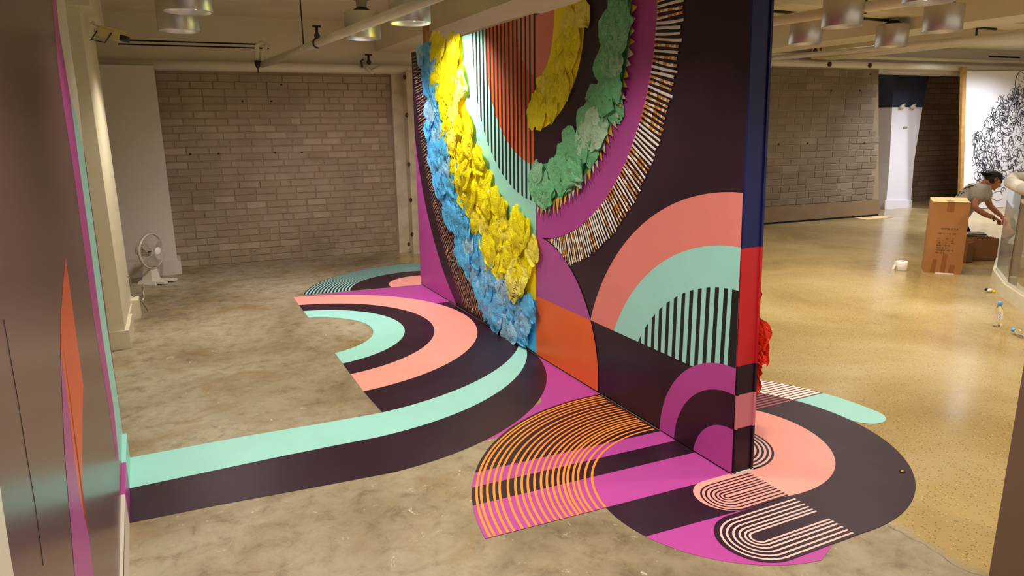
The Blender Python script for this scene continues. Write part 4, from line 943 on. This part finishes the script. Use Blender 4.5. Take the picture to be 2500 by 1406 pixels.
def stroke(pts, w0):
    P = [AP(x, y, .004) for x, y in pts]; ink.tube(P, [w0*.27*(.35+.65*sin(pi*(i+.5)/len(P))) for i in range(len(P))], 4, 0, False)
def edge(y): return 2384+max(0, (330-y))*.62 if y < 330 else 2378+6*sin(y*.09)
for i in range(560):
    y = ri.uniform(215, 475); x = ri.uniform(edge(y), 2512)
    if y < 235 and x < 2470: continue
    r = ri.uniform(3, 11)*(1 if y > 260 else .8); a0 = ri.uniform(0, 6.3); sw = ri.uniform(1.5, 5.2); el_ = ri.uniform(.6, 1.6)
    if y > 440 and x > 2395 and ri.random() < .7: continue
    stroke([(x+cos(a0+sw*k/7)*r*.8, y+sin(a0+sw*k/7)*r*el_) for k in range(8)], ri.uniform(.008, .026))
for i in range(34):
    y = ri.uniform(330, 440); x = ri.uniform(edge(y), 2430); dx_ = ri.uniform(-6, 18); dy_ = ri.uniform(25, 60)
    stroke([(x+dx_*t+3*sin(t*6), y+dy_*t) for t in [k/6 for k in range(7)]], ri.uniform(.010, .022))
for x, y, s in ((2498, 205, 22), (2500, 290, 20), (2449, 290, 12)):      # shaded heads
    for k in range(26):
        a = ri.uniform(0, 6.3); rr = s*sqrt(ri.random()); stroke([(x+cos(a)*rr-4+2*j, y+sin(a)*rr*1.4+1.5*j) for j in range(4)], ri.uniform(.008, .02))
    stroke([(x+cos(t)*s*.9, y+sin(t)*s*1.5) for t in [2.2+k*2.6/14 for k in range(15)]], .03)
for y0 in (455, 470, 486): stroke([(2400+k*8, y0+4*sin(k*1.3+y0)) for k in range(7)], .014)
o = build(ink, 'ink_strokes', M_INKB, ab); o['kind'] = 'stuff'

# ------------------------------------------------------------------ kneeling person
def skin_mesh(name, verts, edges, radii, m, parent, sub=2, root=0):
    me = bpy.data.meshes.new(name); org = ORG[parent.name]; me.from_pydata([Vector(v)-org for v in verts], edges, []); o = link(name, me, parent)
    md = o.modifiers.new('skin', 'SKIN'); 
    for i, sv in enumerate(me.skin_vertices[0].data):
        r = radii[i]; sv.radius = r if isinstance(r, tuple) else (r, r); sv.use_root = (i == root)
    md.use_smooth_shade = True
    s = o.modifiers.new('sub', 'SUBSURF'); s.levels = sub; s.render_levels = sub
    dg = bpy.context.evaluated_depsgraph_get(); ne = bpy.data.meshes.new_from_object(o.evaluated_get(dg)); ne.name = name
    o.modifiers.clear(); o.data = ne; ne.materials.clear(); ne.materials.append(m)
    for p in ne.polygons: p.use_smooth = True
    ORG[o.name] = org; return o
PD = 9.15
def Q(px, py, d=0): return dep(px, py, PD+d)
kp = dep(2345, 600, PD); kp.z = 0
per = thing('person', 'kneeling person in a grey t-shirt and backwards black cap reaching into cartons', 'person', kp)
# body: one skin surface (pelvis root)
V = [Q(2322, 545), Q(2345, 508), Q(2372, 478), Q(2395, 462), Q(2404, 450),            # 0-4 pelvis, belly, chest, upper chest, neck base
     Q(2412, 440),                                                                        # 5 neck top
     Q(2388, 468, -.16), Q(2379, 507, -.24), Q(2408, 525, -.24), Q(2428, 531, -.22),      # 6-9 near arm
     Q(2404, 468, .17), Q(2416, 502, .20), Q(2436, 520, .12), Q(2446, 528, .06),          # 10-13 far arm
     Q(2320, 560, -.12), Q(2372, 566, -.16), Q(2330, 597, -.14), Q(2298, 600, -.14),      # 14-17 near leg (hip, knee, shin, foot)
     Q(2324, 560, .12), Q(2376, 566, .18), Q(2334, 597, .16), Q(2302, 600, .16)]
for i in (15, 19): V[i].z = .09
for i in (16, 20): V[i].z = .065
for i in (17, 21): V[i].z = .05
E_ = [(0, 1), (1, 2), (2, 3), (3, 4), (4, 5), (3, 6), (6, 7), (7, 8), (8, 9), (3, 10), (10, 11), (11, 12), (12, 13), (0, 14), (14, 15), (15, 16), (16, 17), (0, 18), (18, 19), (19, 20), (20, 21)]
Rr = [.14, .13, .13, .10, .06, .055,   .052, .041, .036, .026, .052, .041, .034, .026, .10, .065, .05, .04, .10, .065, .05, .04]
body = skin_mesh('body', V, E_, Rr, M_SKIN, per, 2)
# hands: palm and five fingers each
def hand(wr, d, up, name):
    d = d.normalized(); s = d.cross(up).normalized(); up = s.cross(d).normalized()
    vs_ = [wr, wr+d*.045, wr+d*.085]; es = [(0, 1), (1, 2)]; rr = [(.026, .020), (.036, .017), (.038, .014)]
    for k, (ln, of) in enumerate(((.075, -.030), (.085, -.010), (.080, .010), (.062, .029))):
        b = wr+d*.085+s*of; c = b+d*ln*.5-up*.012; e = c+d*ln*.32-up*.028; i = len(vs_); vs_ += [b+d*.012, c, e]; es += [(2, i), (i, i+1), (i+1, i+2)]; rr += [.0105, .0095, .0075]
    i = len(vs_); b = wr+d*.03-s*.034; vs_ += [b, b+d*.035-s*.018-up*.01, b+d*.06-s*.014-up*.025]; es += [(1, i), (i, i+1), (i+1, i+2)]; rr += [.013, .011, .009]
    return skin_mesh(name, vs_, es, rr, M_SKIN, per, 1)
hand(V[9]-(V[9]-V[8]).normalized()*.02, V[9]-V[8]+Vector((.0, 0, -.03)), Vector((0, 0, 1)), 'hand'); hand(V[13]-(V[13]-V[12]).normalized()*.02, V[13]-V[12]+Vector((0, 0, -.03)), Vector((0, 0, 1)), 'hand')
# head: profile turned to the right and down
hx = (_R*.86-_U*.50).normalized(); hz = (_R*.50+_U*.86).normalized(); hy = hz.cross(hx).normalized()
HC = Q(2424, 441)
def head():
    mb = MB(); n, m = 28, 22; vs_ = []
    for i in range(m+1):
        th = pi*i/m
        for k in range(n):
            ph = 2*pi*k/n; v = Vector((sin(th)*cos(ph), sin(th)*sin(ph), cos(th)))
            x, y, z = v.x*.100, v.y*.078, v.z*.122
            f = max(0, v.x); c = max(0, 1-abs(v.y)/.5)
            if z < -.02: x *= 1-.18*min(1, (-z-.02)/.1); y *= 1-.32*min(1, (-z-.02)/.1)
            if v.x > .3 and z < 0: x = max(x, .070*c+.02*f) if z > -.105 else x
            if v.x > .5:
                nose = math.exp(-((z+.022)/.020)**2)*math.exp(-(y/.014)**2)*.030+math.exp(-((z-.005)/.02)**2)*math.exp(-(y/.010)**2)*.012
                brow = math.exp(-((z-.030)/.011)**2)*.006*math.exp(-(y/.05)**2)
                eye = -math.exp(-((z-.012)/.012)**2)*math.exp(-((abs(y)-.032)/.014)**2)*.012
                lip = (math.exp(-((z+.058)/.006)**2)+math.exp(-((z+.070)/.006)**2))*.007*math.exp(-(y/.022)**2)
                chin = math.exp(-((z+.100)/.014)**2)*.012*math.exp(-(y/.03)**2); x += nose+brow+eye+lip+chin
            vs_.append(HC+hx*x+hy*y+hz*z)
    mb.add(vs_, [(i*n+k, (i+1)*n+k, (i+1)*n+(k+1) % n, i*n+(k+1) % n) for i in range(m) for k in range(n)], 0, True); return build(mb, 'head', M_SKIN, per)
hd_ = head()
for s in (-1, 1):
    er = MB(); ec = HC+hy*.078*s-hx*.012-hz*.008
    er.tube([ec+hx*cos(a)*.017*(1 if a < 4 else .8)+hz*sin(a)*.030+hy*s*.008 for a in [k*.6 for k in range(11)]], .006, 6); er.ball(ec, .014, 8, 6); build(er, 'ear', M_SKIN, hd_)
    ey = MB(); ey.ball(HC+hx*.083+hy*.032*s+hz*.012, (.010), 8, 6); build(ey, 'eye', M_HAIR, hd_)
    eb = MB(); eb.tube([HC+hx*.095+hy*.016*s+hz*.032, HC+hx*.092+hy*.034*s+hz*.036, HC+hx*.076+hy*.052*s+hz*.030], .004, 5); build(eb, 'eyebrow', M_HAIR, hd_)
hr = MB(); Mh = Matrix((hx, hy, hz)).transposed(); hr.ball(HC-hx*.014+hz*.016, (.094, .083, .108), 20, 12, 0, Mh); build(hr, 'hair', M_HAIR, hd_)
cpm = MB(); prof = [(.112*cos(a), .106*sin(a)) for a in [k*pi/2/8 for k in range(9)]]
vs_ = []; n = 28
for r_, z_ in prof:
    for k in range(n): ph = 2*pi*k/n; vs_.append(HC-hx*.004+hx*(cos(ph)*r_*.98)+hy*(sin(ph)*r_*.82)+hz*(.028+z_-.012*cos(ph)*(1-z_/.106)))
cpm.add(vs_, [(i*n+k, i*n+(k+1) % n, (i+1)*n+(k+1) % n, (i+1)*n+k) for i in range(8) for k in range(n)], 0, True)
cap = build(cpm, 'cap', M_CAP, per)
bm_ = MB(); bmv = []
for i in range(9):
    a = pi-.85+1.7*i/8
    for d in (0, 1): bmv.append(HC-hx*.004+hx*cos(a)*(.108+.075*d)+hy*sin(a)*(.088+.0*d)+hz*(.032-.012*d))
for v in list(bmv): bmv.append(v+hz*.006)
bm_.add(bmv, [(2*i, 2*i+1, 2*i+3, 2*i+2) for i in range(8)]+[(18+2*i, 18+2*i+2, 18+2*i+3, 18+2*i+1) for i in range(8)]+[(2*i+1, 18+2*i+1, 18+2*i+3, 2*i+3) for i in range(8)], 0, True); build(bm_, 'brim', M_CAP, cap)
# t-shirt and trousers
def lerp(a, b, t): return a+(b-a)*t
SV = [V[0]+Vector((0, 0, .03)), V[1], V[2], V[3], lerp(V[3], V[4], .55), V[6], lerp(V[6], V[7], .62), V[10], lerp(V[10], V[11], .62)]
shirt = skin_mesh('tshirt', SV, [(0, 1), (1, 2), (2, 3), (3, 4), (3, 5), (5, 6), (3, 7), (7, 8)], [.165, .155, .15, .118, .078, .088, .082, .088, .080], M_SHIRT, per, 2)
TV = [V[0], lerp(V[0], V[1], .3), V[14], V[15], V[16], V[17], V[18], V[19], V[20], V[21]]
skin_mesh('trousers', TV, [(0, 1), (0, 2), (2, 3), (3, 4), (4, 5), (0, 6), (6, 7), (7, 8), (8, 9)], [.165, .15, .12, .085, .064, .05, .12, .085, .064, .05], M_PANTS, per, 2)
gp = MB()   # dark print on the back of the shirt
dgp = bpy.context.evaluated_depsgraph_get()
from mathutils.bvhtree import BVHTree
bv = BVHTree.FromPolygons([v.co+ORG[per.name] for v in shirt.data.vertices], [tuple(p.vertices) for p in shirt.data.polygons])
def onshirt(px, py):
    d = ray(px, py).normalized(); h = bv.ray_cast(CAM, d); return h[0]-d*.004 if h[0] else None
for ln in ([(2324, 474), (2332, 466), (2342, 460), (2352, 455), (2364, 451), (2376, 448)], [(2336, 470), (2343, 464), (2349, 459), (2347, 466), (2340, 472)], [(2352, 462), (2362, 457), (2372, 454), (2383, 451)], [(2326, 480), (2332, 474), (2338, 478), (2344, 470)], [(2346, 474), (2353, 468), (2350, 460)]):
    pts = [onshirt(*p) for p in ln]; pts = [p for p in pts if p]
    if len(pts) > 1: gp.tube(pts, .008, 5)
if gp.v: build(gp, 'shirt_print', M_DARKMETAL, per)
br_ = MB(); wv = lerp(V[8], V[9], .75); br_.lathe([(.036, -.004), (.038, 0), (.036, .004)], wv, 14, M=(V[9]-V[8]).to_track_quat('Z', 'Y').to_matrix()); build(br_, 'bracelet', M_DARKMETAL, per)
